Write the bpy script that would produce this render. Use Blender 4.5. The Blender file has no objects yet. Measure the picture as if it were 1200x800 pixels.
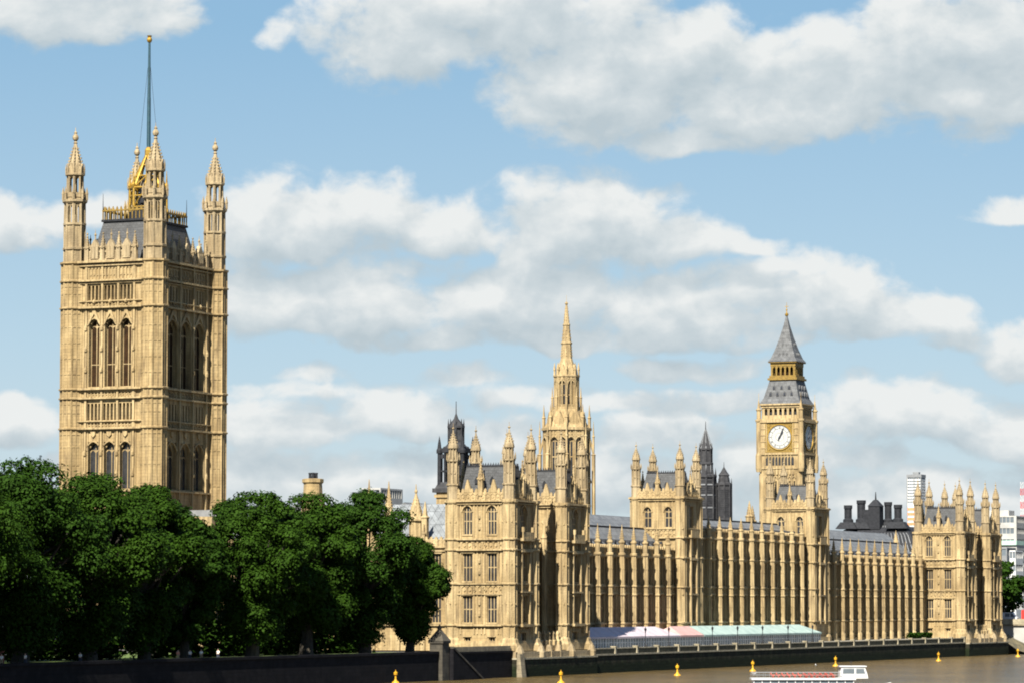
import bpy, math, random
import numpy as np
from mathutils import Vector, Matrix

R = math.radians
PI = math.pi
S = bpy.context.scene
COL = S.collection

# ------------------------------------------------------------------ camera
CAM = (246.9, -575.9, 12.4)
cd = bpy.data.cameras.new("camera"); co = bpy.data.objects.new("camera", cd); COL.objects.link(co)
cd.sensor_width = 36.0; cd.lens = 36.0 * 4100.0 / 1200.0
cd.clip_start = 1.0; cd.clip_end = 40000.0
co.location = CAM
co.rotation_euler = (R(90 + 4.338), 0, R(23.25))
S.camera = co

# ------------------------------------------------------------------ sun, sky
SUN_EL, SUN_WEST = 43.0, -6.5      # the sun stands a little in front of the plane of the river front, grazing it
to_sun = Vector((-math.sin(R(SUN_WEST)) * math.cos(R(SUN_EL)), -math.cos(R(SUN_WEST)) * math.cos(R(SUN_EL)), math.sin(R(SUN_EL))))
sl = bpy.data.lights.new("sun", 'SUN'); so = bpy.data.objects.new("sun", sl); COL.objects.link(so)
sl.energy = 5.0; sl.angle = R(0.5); sl.color = (1.0, 0.945, 0.815)
so.rotation_euler = (-to_sun).to_track_quat('-Z', 'Y').to_euler()
so.location = (0, -300, 400)

S.view_settings.view_transform = 'Standard'
S.view_settings.look = 'None'
S.view_settings.gamma = 1.0
S.view_settings.exposure = 1.45
S.cycles.filter_width = 1.9

W = bpy.data.worlds.new("World"); S.world = W; W.use_nodes = True
W.cycles.sampling_method = 'MANUAL'; W.cycles.sample_map_resolution = 512
SKY_STRENGTH = 0.05
def build_world():
    nt = W.node_tree; nt.nodes.clear()
    # ---- a cloud-density group over (azimuth, elevation) in degrees, azimuth 0 towards the palace
    g = bpy.data.node_groups.new("cloud_density", 'ShaderNodeTree')
    g.interface.new_socket("p", in_out='INPUT', socket_type='NodeSocketVector')
    g.interface.new_socket("d", in_out='OUTPUT', socket_type='NodeSocketFloat')
    gi = g.nodes.new('NodeGroupInput'); go = g.nodes.new('NodeGroupOutput')
    def M(t, op, a, b=None, c=None, clamp=False):
        n = t.nodes.new('ShaderNodeMath'); n.operation = op; n.use_clamp = clamp
        for i, v in enumerate((a, b, c)):
            if v is None: continue
            if isinstance(v, (int, float)): n.inputs[i].default_value = v
            else: t.links.new(v, n.inputs[i])
        return n.outputs[0]
    def V(t, op, a, b):
        n = t.nodes.new('ShaderNodeVectorMath'); n.operation = op
        for i, v in enumerate((a, b)):
            if isinstance(v, tuple): n.inputs[i].default_value = v
            else: t.links.new(v, n.inputs[i])
        return n.outputs['Value'] if op == 'DOT_PRODUCT' else n.outputs[0]
    def noise(t, vec, scale, detail, rough=0.55):
        n = t.nodes.new('ShaderNodeTexNoise'); n.inputs['Scale'].default_value = scale
        n.inputs['Detail'].default_value = detail; n.inputs['Roughness'].default_value = rough
        t.links.new(vec, n.inputs['Vector']); return n
    P = gi.outputs[0]
    # domain warp
    wn = noise(g, P, 0.55, 3)
    w = V(g, 'MULTIPLY', V(g, 'SUBTRACT', wn.outputs['Color'], (0.5, 0.5, 0.5)), (1.1, 0.6, 0))
    Q = V(g, 'ADD', P, w)
    blobs = [  # centre azimuth, elevation, radii, weight (degrees); each has a flattened base
        (-7.4, 9.6, 2.2, 1.0, 1), (-1.8, 9.25, 1.6, 1.2, 1), (-0.2, 9.7, 1.6, 1.1, 1), (1.5, 8.45, 1.9, 1.75, 1.05), (2.6, 8.9, 1.6, 1.0, 1), (4.6, 8.25, 2.2, 1.2, 1.05), (6.3, 8.6, 1.6, 1.2, 1),
        (7.6, 8.6, 2.0, 1.7, 1.05), (6.4, 9.5, 1.0, .6, .9), (2.9, 7.6, 1.2, .4, .8), (-3.9, 9.25, .5, .6, .32),
        (-8.1, 6.15, 1.1, 0.6, 1), (-6.9, 6.35, 0.9, 0.45, .8), (-3.5, 6.15, 1.7, 0.95, 1.05), (-2.2, 6.3, 1.0, .75, 1), (-0.9, 6.1, 1.3, 0.55, 1), (1.3, 6.05, 1.7, 1.0, 1.05), (2.7, 5.95, 1.1, .6, .9), (3.9, 5.85, .7, .3, .6),
        (-4.3, 4.95, 1.3, 0.85, 1.05), (-2.5, 4.85, 1.7, 0.85, 1.05), (0.4, 4.95, 2.2, 0.85, 1.05), (2.7, 4.75, 1.8, 0.75, 1), (4.9, 4.9, 1.5, 0.9, 1.05), (6.2, 4.6, 1.2, .6, 1), (7.1, 4.3, .7, .35, .7), (1.0, 4.35, 5.0, .4, .75),
        (8.2, 6.35, 1.0, 0.36, .8), (8.5, 4.1, 1.0, 0.6, 1), (-3.3, 3.8, .8, .3, .42), (-0.8, 3.7, 1.0, 0.3, .6), (2.9, 3.85, 1.3, .32, .75),
        (-1.9, 3.05, 1.15, 0.6, 1.05), (-3.8, 2.85, 1.3, 0.6, 1), (0.0, 2.75, 0.75, 0.5, .9), (2.4, 2.75, 1.1, 0.6, 1),
        (6.5, 3.0, 1.8, 0.65, 1.1), (8.0, 2.65, 1.2, 0.6, 1), (4.9, 2.4, 1.8, 0.5, .95), (-8.1, 2.85, 0.9, 0.55, 1), (-7.0, 2.3, 1.0, .4, .7),
        (0.8, 3.35, 3.4, .35, .55), (-3.2, 3.5, 2.0, .3, .5), (4.2, 3.35, 1.7, .35, .6), (1.2, 1.9, 5.0, 0.7, .95), (-4.0, 1.8, 4.0, 0.7, .95), (6.5, 1.6, 4.0, 0.7, .95), (0.0, 0.6, 12.0, 0.7, .75)]
    acc = None
    for (ax, ey, rx, ry, wt) in blobs:
        d = V(g, 'MULTIPLY', V(g, 'SUBTRACT', Q, (ax, ey, 0)), (1 / (rx * 1.12), 1 / (ry * 1.12), 0))
        d = V(g, 'MAXIMUM', d, V(g, 'MULTIPLY', d, (1.0, -1.8, 1.0)))
        f = M(g, 'SUBTRACT', wt, V(g, 'DOT_PRODUCT', d, d))
        if acc is None: acc = f
        else: acc = M(g, 'SMOOTH_MAX', acc, f, 0.35)
    acc = M(g, 'MAXIMUM', acc, -1.2)
    # sky elsewhere: loose fair-weather cumulus, only outside the part of the sky set above
    sp = g.nodes.new('ShaderNodeSeparateXYZ'); g.links.new(P, sp.inputs[0])
    far = M(g, 'MAXIMUM', M(g, 'DIVIDE', M(g, 'ABSOLUTE', sp.outputs[0]), 9.6), M(g, 'DIVIDE', sp.outputs[1], 11.0))
    farm = M(g, 'MULTIPLY', M(g, 'SUBTRACT', far, 1.0), 3.0, clamp=True)
    gn = noise(g, V(g, 'MULTIPLY', P, (0.09, 0.16, 0)), 1.0, 4)
    gen = M(g, 'MULTIPLY', M(g, 'SUBTRACT', gn.outputs['Fac'], 0.58), 7.0)
    mixd = M(g, 'ADD', M(g, 'MULTIPLY', acc, M(g, 'SUBTRACT', 1.0, farm)), M(g, 'MULTIPLY', gen, farm))
    n1 = noise(g, V(g, 'MULTIPLY', Q, (1.0, 1.35, 0)), 1.0, 8, 0.54)
    n2 = noise(g, V(g, 'MULTIPLY', P, (1.0, 1.2, 0)), 3.4, 5, 0.55)
    D = M(g, 'ADD', mixd, M(g, 'MULTIPLY', M(g, 'SUBTRACT', n1.outputs['Fac'], 0.52), 2.5))
    D = M(g, 'ADD', D, M(g, 'MULTIPLY', M(g, 'SUBTRACT', n2.outputs['Fac'], 0.5), 0.35))
    g.links.new(D, go.inputs[0])

    tc = nt.nodes.new('ShaderNodeTexCoord')
    nv = nt.nodes.new('ShaderNodeVectorMath'); nv.operation = 'NORMALIZE'; nt.links.new(tc.outputs['Generated'], nv.inputs[0])
    rot = nt.nodes.new('ShaderNodeVectorRotate'); rot.rotation_type = 'Z_AXIS'; rot.inputs['Angle'].default_value = -R(23.25)
    nt.links.new(nv.outputs[0], rot.inputs['Vector'])
    s2 = nt.nodes.new('ShaderNodeSeparateXYZ'); nt.links.new(rot.outputs[0], s2.inputs[0])
    az = M(nt, 'MULTIPLY', M(nt, 'ARCTAN2', s2.outputs[0], s2.outputs[1]), 57.2958)
    el = M(nt, 'MULTIPLY', M(nt, 'ARCSINE', s2.outputs[2]), 57.2958)
    cb = nt.nodes.new('ShaderNodeCombineXYZ'); nt.links.new(az, cb.inputs[0]); nt.links.new(el, cb.inputs[1])
    def dens(off):
        n = nt.nodes.new('ShaderNodeGroup'); n.node_tree = g
        if off: nt.links.new(V(nt, 'ADD', cb.outputs[0], off), n.inputs[0])
        else: nt.links.new(cb.outputs[0], n.inputs[0])
        return n.outputs[0]
    d0 = dens(None); d1 = dens((-0.12, 0.55, 0))
    al = nt.nodes.new('ShaderNodeMapRange'); al.interpolation_type = 'SMOOTHSTEP'
    al.inputs[1].default_value = -0.18; al.inputs[2].default_value = 0.55; nt.links.new(d0, al.inputs[0])
    lit = M(nt, 'ADD', 0.46, M(nt, 'MULTIPLY', M(nt, 'SUBTRACT', d0, d1), 0.52))
    lit = M(nt, 'SUBTRACT', lit, M(nt, 'MULTIPLY', M(nt, 'SUBTRACT', d0, 0.5), 0.10), clamp=True)
    cr = nt.nodes.new('ShaderNodeValToRGB'); nt.links.new(lit, cr.inputs[0])
    e = cr.color_ramp.elements
    e[0].position = 0.1; e[0].color = (3.67, 4.30, 4.66, 1); e[1].position = 0.9; e[1].color = (6.15, 6.33, 6.29, 1)
    m = e.new(0.5); m.color = (4.62, 5.11, 5.34, 1)
    sky = nt.nodes.new('ShaderNodeTexSky'); sky.sky_type = 'NISHITA'; sky.sun_disc = False
    sky.sun_elevation = R(SUN_EL); sky.sun_rotation = R(180 + SUN_WEST)
    sky.air_density = 1.0; sky.dust_density = 0.6; sky.ozone_density = 1.2
    # clear air: deep blue overhead, paler toward the horizon
    er = nt.nodes.new('ShaderNodeValToRGB'); nt.links.new(M(nt, 'DIVIDE', el, 90.0, clamp=True), er.inputs[0]); e = er.color_ramp.elements
    e[0].position = 0.0; e[0].color = (4.43, 5.11, 5.52, 1); e[1].position = 1.0; e[1].color = (0.33, 1.15, 3.17, 1)
    for pos, c in ((0.045, (3.26, 4.53, 5.57)), (0.105, (1.90, 3.44, 4.98)), (0.35, (0.72, 1.81, 3.89))): q = e.new(pos); q.color = (*c, 1)
    tint = nt.nodes.new('ShaderNodeMix'); tint.data_type = 'RGBA'; tint.inputs[0].default_value = 0.85
    nt.links.new(sky.outputs[0], tint.inputs[6]); nt.links.new(er.outputs[0], tint.inputs[7])
    mx = nt.nodes.new('ShaderNodeMix'); mx.data_type = 'RGBA'
    nt.links.new(al.outputs[0], mx.inputs[0]); nt.links.new(tint.outputs[2], mx.inputs[6]); nt.links.new(cr.outputs[0], mx.inputs[7])
    bg = nt.nodes.new('ShaderNodeBackground'); bg.inputs[1].default_value = SKY_STRENGTH
    nt.links.new(mx.outputs[2], bg.inputs[0])
    out = nt.nodes.new('ShaderNodeOutputWorld'); nt.links.new(bg.outputs[0], out.inputs[0])
build_world()

# ------------------------------------------------------------------ materials
def mat(name, c1, c2=None, scale=0.6, rough=0.85, metal=0.0, bump=0.0, bump_scale=6.0, streak=False, ashlar=None, coat=0.0, spec=None, stain=None, tide=None):
    m = bpy.data.materials.new(name); m.use_nodes = True
    nt = m.node_tree; b = nt.nodes['Principled BSDF']
    b.inputs['Roughness'].default_value = rough; b.inputs['Metallic'].default_value = metal
    if spec is not None: b.inputs['Specular IOR Level'].default_value = spec
    ge = nt.nodes.new('ShaderNodeNewGeometry')
    pos = ge.outputs['Position']
    if c2 is None: c2 = tuple(v * 0.8 for v in c1)
    n = nt.nodes.new('ShaderNodeTexNoise'); n.inputs['Scale'].default_value = scale; n.inputs['Detail'].default_value = 6
    if streak:
        mp = nt.nodes.new('ShaderNodeMapping'); mp.inputs['Scale'].default_value = (1.6, 1.6, 0.16); nt.links.new(pos, mp.inputs[0]); nt.links.new(mp.outputs[0], n.inputs[0])
    else: nt.links.new(pos, n.inputs[0])
    rp = nt.nodes.new('ShaderNodeValToRGB'); nt.links.new(n.outputs[0], rp.inputs[0])
    rp.color_ramp.elements[0].position = 0.34; rp.color_ramp.elements[0].color = (*c2, 1)
    rp.color_ramp.elements[1].position = 0.66; rp.color_ramp.elements[1].color = (*c1, 1)
    col = rp.outputs[0]
    if stain:
        n3 = nt.nodes.new('ShaderNodeTexNoise'); n3.inputs['Scale'].default_value = 0.9; n3.inputs['Detail'].default_value = 8
        m3 = nt.nodes.new('ShaderNodeMapping'); m3.inputs['Scale'].default_value = (1.5, 1.5, 0.22) if streak else (1, 1, 1); nt.links.new(pos, m3.inputs[0]); nt.links.new(m3.outputs[0], n3.inputs[0])
        r3 = nt.nodes.new('ShaderNodeValToRGB'); nt.links.new(n3.outputs[0], r3.inputs[0])
        r3.color_ramp.elements[0].position = 0.50; r3.color_ramp.elements[0].color = (0, 0, 0, 1); r3.color_ramp.elements[1].position = 0.70; r3.color_ramp.elements[1].color = (0.75, 0.75, 0.75, 1)
        mx = nt.nodes.new('ShaderNodeMix'); mx.data_type = 'RGBA'; nt.links.new(r3.outputs[0], mx.inputs[0]); nt.links.new(col, mx.inputs[6]); mx.inputs[7].default_value = (*stain, 1)
        col = mx.outputs[2]
    if streak:
        n5 = nt.nodes.new('ShaderNodeTexNoise'); n5.inputs['Scale'].default_value = 0.16; n5.inputs['Detail'].default_value = 3; nt.links.new(pos, n5.inputs[0])
        r5 = nt.nodes.new('ShaderNodeValToRGB'); nt.links.new(n5.outputs[0], r5.inputs[0])
        r5.color_ramp.elements[0].position = 0.38; r5.color_ramp.elements[0].color = (0.86, 0.83, 0.78, 1); r5.color_ramp.elements[1].position = 0.62; r5.color_ramp.elements[1].color = (1.10, 1.11, 1.13, 1)
        m5 = nt.nodes.new('ShaderNodeMix'); m5.data_type = 'RGBA'; m5.blend_type = 'MULTIPLY'; m5.inputs[0].default_value = 1.0
        nt.links.new(col, m5.inputs[6]); nt.links.new(r5.outputs[0], m5.inputs[7]); col = m5.outputs[2]
    if tide:
        sz = nt.nodes.new('ShaderNodeSeparateXYZ'); nt.links.new(pos, sz.inputs[0])
        ns = nt.nodes.new('ShaderNodeMath'); ns.operation = 'MULTIPLY_ADD'; nt.links.new(n.outputs[0], ns.inputs[0]); ns.inputs[1].default_value = 1.4; nt.links.new(sz.outputs[2], ns.inputs[2])
        rt_ = nt.nodes.new('ShaderNodeMapRange'); nt.links.new(ns.outputs[0], rt_.inputs[0]); rt_.inputs[1].default_value = 2.2; rt_.inputs[2].default_value = 2.9
        m6 = nt.nodes.new('ShaderNodeMix'); m6.data_type = 'RGBA'; nt.links.new(rt_.outputs[0], m6.inputs[0]); m6.inputs[6].default_value = (*tide, 1); nt.links.new(col, m6.inputs[7]); col = m6.outputs[2]
    if ashlar:
        # courses of blocks: joints a little darker than the blocks; runs on x+y and z so that every wall has it
        sp = nt.nodes.new('ShaderNodeSeparateXYZ'); nt.links.new(pos, sp.inputs[0])
        ad = nt.nodes.new('ShaderNodeMath'); ad.operation = 'ADD'; nt.links.new(sp.outputs[0], ad.inputs[0]); nt.links.new(sp.outputs[1], ad.inputs[1])
        cb = nt.nodes.new('ShaderNodeCombineXYZ'); nt.links.new(ad.outputs[0], cb.inputs[0]); nt.links.new(sp.outputs[2], cb.inputs[1])
        br = nt.nodes.new('ShaderNodeTexBrick'); nt.links.new(cb.outputs[0], br.inputs[0])
        br.inputs['Scale'].default_value = 1.0; br.inputs['Brick Width'].default_value = ashlar[0]; br.inputs['Row Height'].default_value = ashlar[1]
        br.inputs['Mortar Size'].default_value = ashlar[2]; br.inputs['Color1'].default_value = (1, 1, 1, 1); br.inputs['Color2'].default_value = (ashlar[3],) * 3 + (1,)
        br.inputs['Mortar'].default_value = (ashlar[3] * .62,) * 3 + (1,)
        mm = nt.nodes.new('ShaderNodeMix'); mm.data_type = 'RGBA'; mm.blend_type = 'MULTIPLY'; mm.inputs[0].default_value = 1.0
        nt.links.new(col, mm.inputs[6]); nt.links.new(br.outputs[0], mm.inputs[7]); col = mm.outputs[2]
    nt.links.new(col, b.inputs['Base Color'])
    if bump:
        n2 = nt.nodes.new('ShaderNodeTexNoise'); n2.inputs['Scale'].default_value = bump_scale; n2.inputs['Detail'].default_value = 4; nt.links.new(pos, n2.inputs[0])
        bp = nt.nodes.new('ShaderNodeBump'); bp.inputs['Strength'].default_value = bump; bp.inputs['Distance'].default_value = 0.15
        nt.links.new(n2.outputs[0], bp.inputs['Height']); nt.links.new(bp.outputs[0], b.inputs['Normal'])
    if coat: b.inputs['Coat Weight'].default_value = coat
    return m
STONE = mat("honey_limestone", (0.35, 0.256, 0.128), (0.215, 0.152, 0.070), 0.9, 0.88, bump=0.5, bump_scale=2.2, streak=True, ashlar=(1.5, 0.62, 0.02, 0.86), stain=(0.13, 0.088, 0.043))
STONE2 = mat("pale_limestone_carving", (0.355, 0.265, 0.138), (0.215, 0.157, 0.078), 1.6, 0.88, bump=0.6, bump_scale=3.0, streak=True, stain=(0.12, 0.083, 0.043))
STONEG = mat("grey_limestone_carving", (0.31, 0.24, 0.14), (0.185, 0.14, 0.082), 1.6, 0.88, bump=0.6, bump_scale=3.0, streak=True, stain=(0.13, 0.10, 0.06))
PLINTH = mat("weathered_plinth_stone", (0.24, 0.20, 0.13), (0.13, 0.105, 0.07), 0.8, 0.9, bump=0.5, ashlar=(1.6, 0.7, 0.03, 0.8))
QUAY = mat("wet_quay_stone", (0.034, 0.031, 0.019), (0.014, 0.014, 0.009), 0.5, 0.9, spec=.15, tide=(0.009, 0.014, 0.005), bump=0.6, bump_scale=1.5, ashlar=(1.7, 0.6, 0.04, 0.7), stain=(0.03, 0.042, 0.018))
COPING = mat("quay_coping_stone", (0.30, 0.26, 0.18), (0.19, 0.165, 0.115), 0.9, 0.88, bump=0.3)
PANEL = mat('dark_olive_parapet_panel', (0.075, 0.066, 0.036), (0.034, 0.031, 0.016), 0.6, 0.9, bump=0.3)  # dark olive panels, darker than the posts and coping
GLASSR = mat('red_blinded_glass', (0.085, 0.024, 0.013), (0.03, 0.012, 0.008), 0.5, 0.5)
PIERST = mat('sooty_pier_stone', (0.065, 0.055, 0.04), (0.028, 0.024, 0.018), 0.8, 0.9, bump=0.4, ashlar=(1.4, 0.6, 0.03, 0.75))
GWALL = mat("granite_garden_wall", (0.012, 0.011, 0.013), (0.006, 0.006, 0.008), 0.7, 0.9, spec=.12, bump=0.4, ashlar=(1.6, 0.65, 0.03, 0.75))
SLATE = mat("slate_roof", (0.055, 0.057, 0.062), (0.033, 0.034, 0.038), 1.2, 0.6, bump=0.3, ashlar=(0.8, 0.5, 0.05, 0.7))
IRONROOF = mat("grey_iron_roof_plates", (0.155, 0.16, 0.166), (0.095, 0.098, 0.104), 0.9, 0.6, bump=0.2, ashlar=(1.2, 0.9, 0.04, 0.8))
CLOCKROOF = mat('dark_grey_iron_roof', (0.115, 0.118, 0.124), (0.07, 0.072, 0.078), 0.9, 0.7, bump=0.2, ashlar=(1.2, 0.9, 0.04, 0.75), spec=.3)
LEAD = mat("pale_lead_roof", (0.21, 0.225, 0.24), (0.14, 0.15, 0.16), 0.6, 0.5, bump=0.2, ashlar=(1.1, 2.5, 0.06, 0.85))
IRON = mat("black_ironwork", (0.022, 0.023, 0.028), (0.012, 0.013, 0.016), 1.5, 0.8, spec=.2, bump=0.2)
DGREY = mat("sooty_iron_tower_plates", (0.040, 0.040, 0.044), (0.02, 0.02, 0.023), 1.2, 0.75, spec=.25, bump=0.3)
GOLD = mat("gilding", (0.38, 0.24, 0.04), (0.24, 0.14, 0.02), 2.0, 0.5, metal=0.6)
GOLDP = mat("gilded_stone_panel", (0.23, 0.145, 0.025), (0.12, 0.075, 0.013), 2.5, 0.6, metal=0.2)
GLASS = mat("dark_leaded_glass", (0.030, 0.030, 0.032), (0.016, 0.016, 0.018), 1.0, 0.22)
GLASSB = mat("amber_leaded_glass", (0.060, 0.030, 0.016), (0.024, 0.014, 0.010), 0.8, 0.3)
WOODB = mat("louvre_boards", (0.032, 0.016, 0.007), (0.014, 0.008, 0.004), 1.0, 0.9, spec=.1)
OPAL = mat("opal_glass_dial", (0.40, 0.40, 0.385), (0.35, 0.35, 0.335), 1.5, 0.35)
INK = mat("blue_black_dial_paint", (0.012, 0.016, 0.03), (0.01, 0.012, 0.02), 1.0, 0.5)
POLE = mat("painted_flag_pole", (0.015, 0.05, 0.07), (0.012, 0.035, 0.05), 1.0, 0.4)
WHITE = mat("white_paint", (0.52, 0.52, 0.52), (0.42, 0.42, 0.42), 0.8, 0.4)
GREYP = mat("grey_paint", (0.17, 0.175, 0.185), (0.13, 0.135, 0.145), 0.8, 0.5)
REDP = mat("red_paint", (0.55, 0.035, 0.03), (0.42, 0.025, 0.02), 0.8, 0.35)
SEATR = mat("red_seat_cover", (0.50, 0.085, 0.05), (0.40, 0.06, 0.04), 2.0, 0.6)
YEL = mat("yellow_buoy_paint", (0.56, 0.31, 0.010), (0.36, 0.18, 0.008), 2.0, 0.5)
BLACK = mat("black_rubber", (0.02, 0.02, 0.022), (0.014, 0.014, 0.016), 1.0, 0.6)
MQ_L = mat("lilac_white_canvas", (0.44, 0.375, 0.41), (0.36, 0.305, 0.34), 0.5, 0.8, bump=0.15, bump_scale=1.2)
MQ_P = mat("pink_canvas", (0.42, 0.26, 0.25), (0.35, 0.21, 0.20), 0.5, 0.8, bump=0.15, bump_scale=1.2)
MQ_T = mat("pale_aqua_canvas", (0.29, 0.37, 0.345), (0.22, 0.295, 0.28), 0.5, 0.8, bump=0.15, bump_scale=1.2)
BARK = mat("plane_tree_bark", (0.035, 0.028, 0.018), (0.014, 0.011, 0.008), 1.5, 0.9, bump=0.5)
SKIN = mat("skin", (0.55, 0.34, 0.24), None, 1.0, 0.6)
HAIR = mat("dark_hair", (0.03, 0.02, 0.015), None, 1.0, 0.7)
CLOTHS = [mat(n, c, None, 3.0, 0.85) for n, c in (("white_shirt_cloth", (0.8, 0.78, 0.74)), ("salmon_shirt_cloth", (0.62, 0.26, 0.18)), ("navy_trouser_cloth", (0.03, 0.035, 0.06)), ("khaki_cloth", (0.30, 0.24, 0.14)))]
BRICKR = mat("red_brick", (0.28, 0.07, 0.035), (0.2, 0.05, 0.028), 1.2, 0.85, ashlar=(0.6, 0.25, 0.03, 0.8))
CONC = mat("pale_concrete", (0.34, 0.335, 0.32), (0.26, 0.255, 0.245), 0.3, 0.8)
GREENP = mat("pale_green_cladding", (0.36, 0.52, 0.43), (0.28, 0.42, 0.35), 0.4, 0.5)
ORANGE = mat("orange_sheeting", (0.62, 0.22, 0.10), (0.5, 0.16, 0.07), 0.4, 0.7)
GLASSG = mat("grey_office_glass", (0.12, 0.14, 0.16), (0.08, 0.095, 0.11), 0.2, 0.2)

def foliage_mat(name, a, b):
    m = bpy.data.materials.new(name); m.use_nodes = True; nt = m.node_tree; p = nt.nodes['Principled BSDF']
    oi = nt.nodes.new('ShaderNodeNewGeometry'); ri = oi.outputs['Random Per Island']
    n = nt.nodes.new('ShaderNodeTexNoise'); n.inputs['Scale'].default_value = 0.35; n.inputs['Detail'].default_value = 3; nt.links.new(oi.outputs['Position'], n.inputs[0])
    ad = nt.nodes.new('ShaderNodeMath'); ad.operation = 'MULTIPLY_ADD'; nt.links.new(ri, ad.inputs[0]); ad.inputs[1].default_value = 0.34
    sc = nt.nodes.new('ShaderNodeMath'); sc.operation = 'MULTIPLY'; nt.links.new(n.outputs[0], sc.inputs[0]); sc.inputs[1].default_value = 0.5; nt.links.new(sc.outputs[0], ad.inputs[2])
    mx = nt.nodes.new('ShaderNodeMix'); mx.data_type = 'RGBA'; nt.links.new(ad.outputs[0], mx.inputs[0]); mx.inputs[6].default_value = (*a, 1); mx.inputs[7].default_value = (*b, 1)
    nt.links.new(mx.outputs[2], p.inputs['Base Color']); p.inputs['Roughness'].default_value = 0.75; p.inputs['Specular IOR Level'].default_value = 0.08
    return m
LEAFS = [foliage_mat("plane_leaves", (0.007, 0.020, 0.0012), (0.026, 0.060, 0.003)), foliage_mat("deep_green_leaves", (0.006, 0.017, 0.0012), (0.021, 0.053, 0.003)), foliage_mat("yellowish_leaves", (0.009, 0.026, 0.002), (0.032, 0.078, 0.004))]

def water_mat():
    m = bpy.data.materials.new("silty_river_water"); m.use_nodes = True; nt = m.node_tree; p = nt.nodes['Principled BSDF']
    ge = nt.nodes.new('ShaderNodeNewGeometry')
    n0 = nt.nodes.new('ShaderNodeTexNoise'); n0.inputs['Scale'].default_value = 0.035; n0.inputs['Detail'].default_value = 5; nt.links.new(ge.outputs['Position'], n0.inputs[0])
    rp = nt.nodes.new('ShaderNodeValToRGB'); nt.links.new(n0.outputs[0], rp.inputs[0])
    rp.color_ramp.elements[0].position = 0.35; rp.color_ramp.elements[0].color = (0.060, 0.040, 0.013, 1); rp.color_ramp.elements[1].position = 0.7; rp.color_ramp.elements[1].color = (0.095, 0.066, 0.026, 1)
    nt.links.new(rp.outputs[0], p.inputs['Base Color']); p.inputs['Roughness'].default_value = 0.22; p.inputs['IOR'].default_value = 1.33; p.inputs['Specular IOR Level'].default_value = 0.45
    a = nt.nodes.new('ShaderNodeTexNoise'); a.inputs['Scale'].default_value = 0.55; a.inputs['Detail'].default_value = 5; nt.links.new(ge.outputs['Position'], a.inputs[0])
    b2 = nt.nodes.new('ShaderNodeTexNoise'); b2.inputs['Scale'].default_value = 0.11; b2.inputs['Detail'].default_value = 4; nt.links.new(ge.outputs['Position'], b2.inputs[0])
    hs = nt.nodes.new('ShaderNodeMath'); hs.operation = 'MULTIPLY_ADD'; nt.links.new(b2.outputs[0], hs.inputs[0]); hs.inputs[1].default_value = 2.6; nt.links.new(a.outputs[0], hs.inputs[2])
    bp = nt.nodes.new('ShaderNodeBump'); bp.inputs['Strength'].default_value = 1.0; bp.inputs['Distance'].default_value = 2.2; nt.links.new(hs.outputs[0], bp.inputs['Height'])
    nt.links.new(bp.outputs[0], p.inputs['Normal'])
    return m
WATER = water_mat()
GRASS = mat("mown_grass", (0.085, 0.13, 0.022), (0.05, 0.085, 0.015), 0.4, 0.9, bump=0.4, bump_scale=4)
TARMAC = mat("tarmac", (0.055, 0.055, 0.055), (0.04, 0.04, 0.04), 0.5, 0.9, bump=0.2)
PAVE = mat("paving_flags", (0.30, 0.28, 0.24), (0.22, 0.20, 0.17), 0.5, 0.9, ashlar=(0.9, 0.6, 0.02, 0.85))
RUBBLE = mat("rubble_bank", (0.11, 0.09, 0.05), (0.045, 0.04, 0.025), 0.9, 0.9, bump=0.8, bump_scale=1.0)

# ------------------------------------------------------------------ mesh helpers
class Fr:
    """a vertical wall plane: origin (x, y), direction u along it, outward normal n"""
    def __init__(s, x, y, ux, uy):
        s.o = (x, y); s.u = (ux, uy); s.n = (uy, -ux)
    def p(s, u, d, z):
        return (s.o[0] + s.u[0] * u + s.n[0] * d, s.o[1] + s.u[1] * u + s.n[1] * d, z)
def faces4(x0, x1, y0, y1):
    return (Fr(x0, y0, 1, 0), Fr(x1, y0, 0, 1), Fr(x1, y1, -1, 0), Fr(x0, y1, 0, -1))   # S, E, N, W

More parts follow.
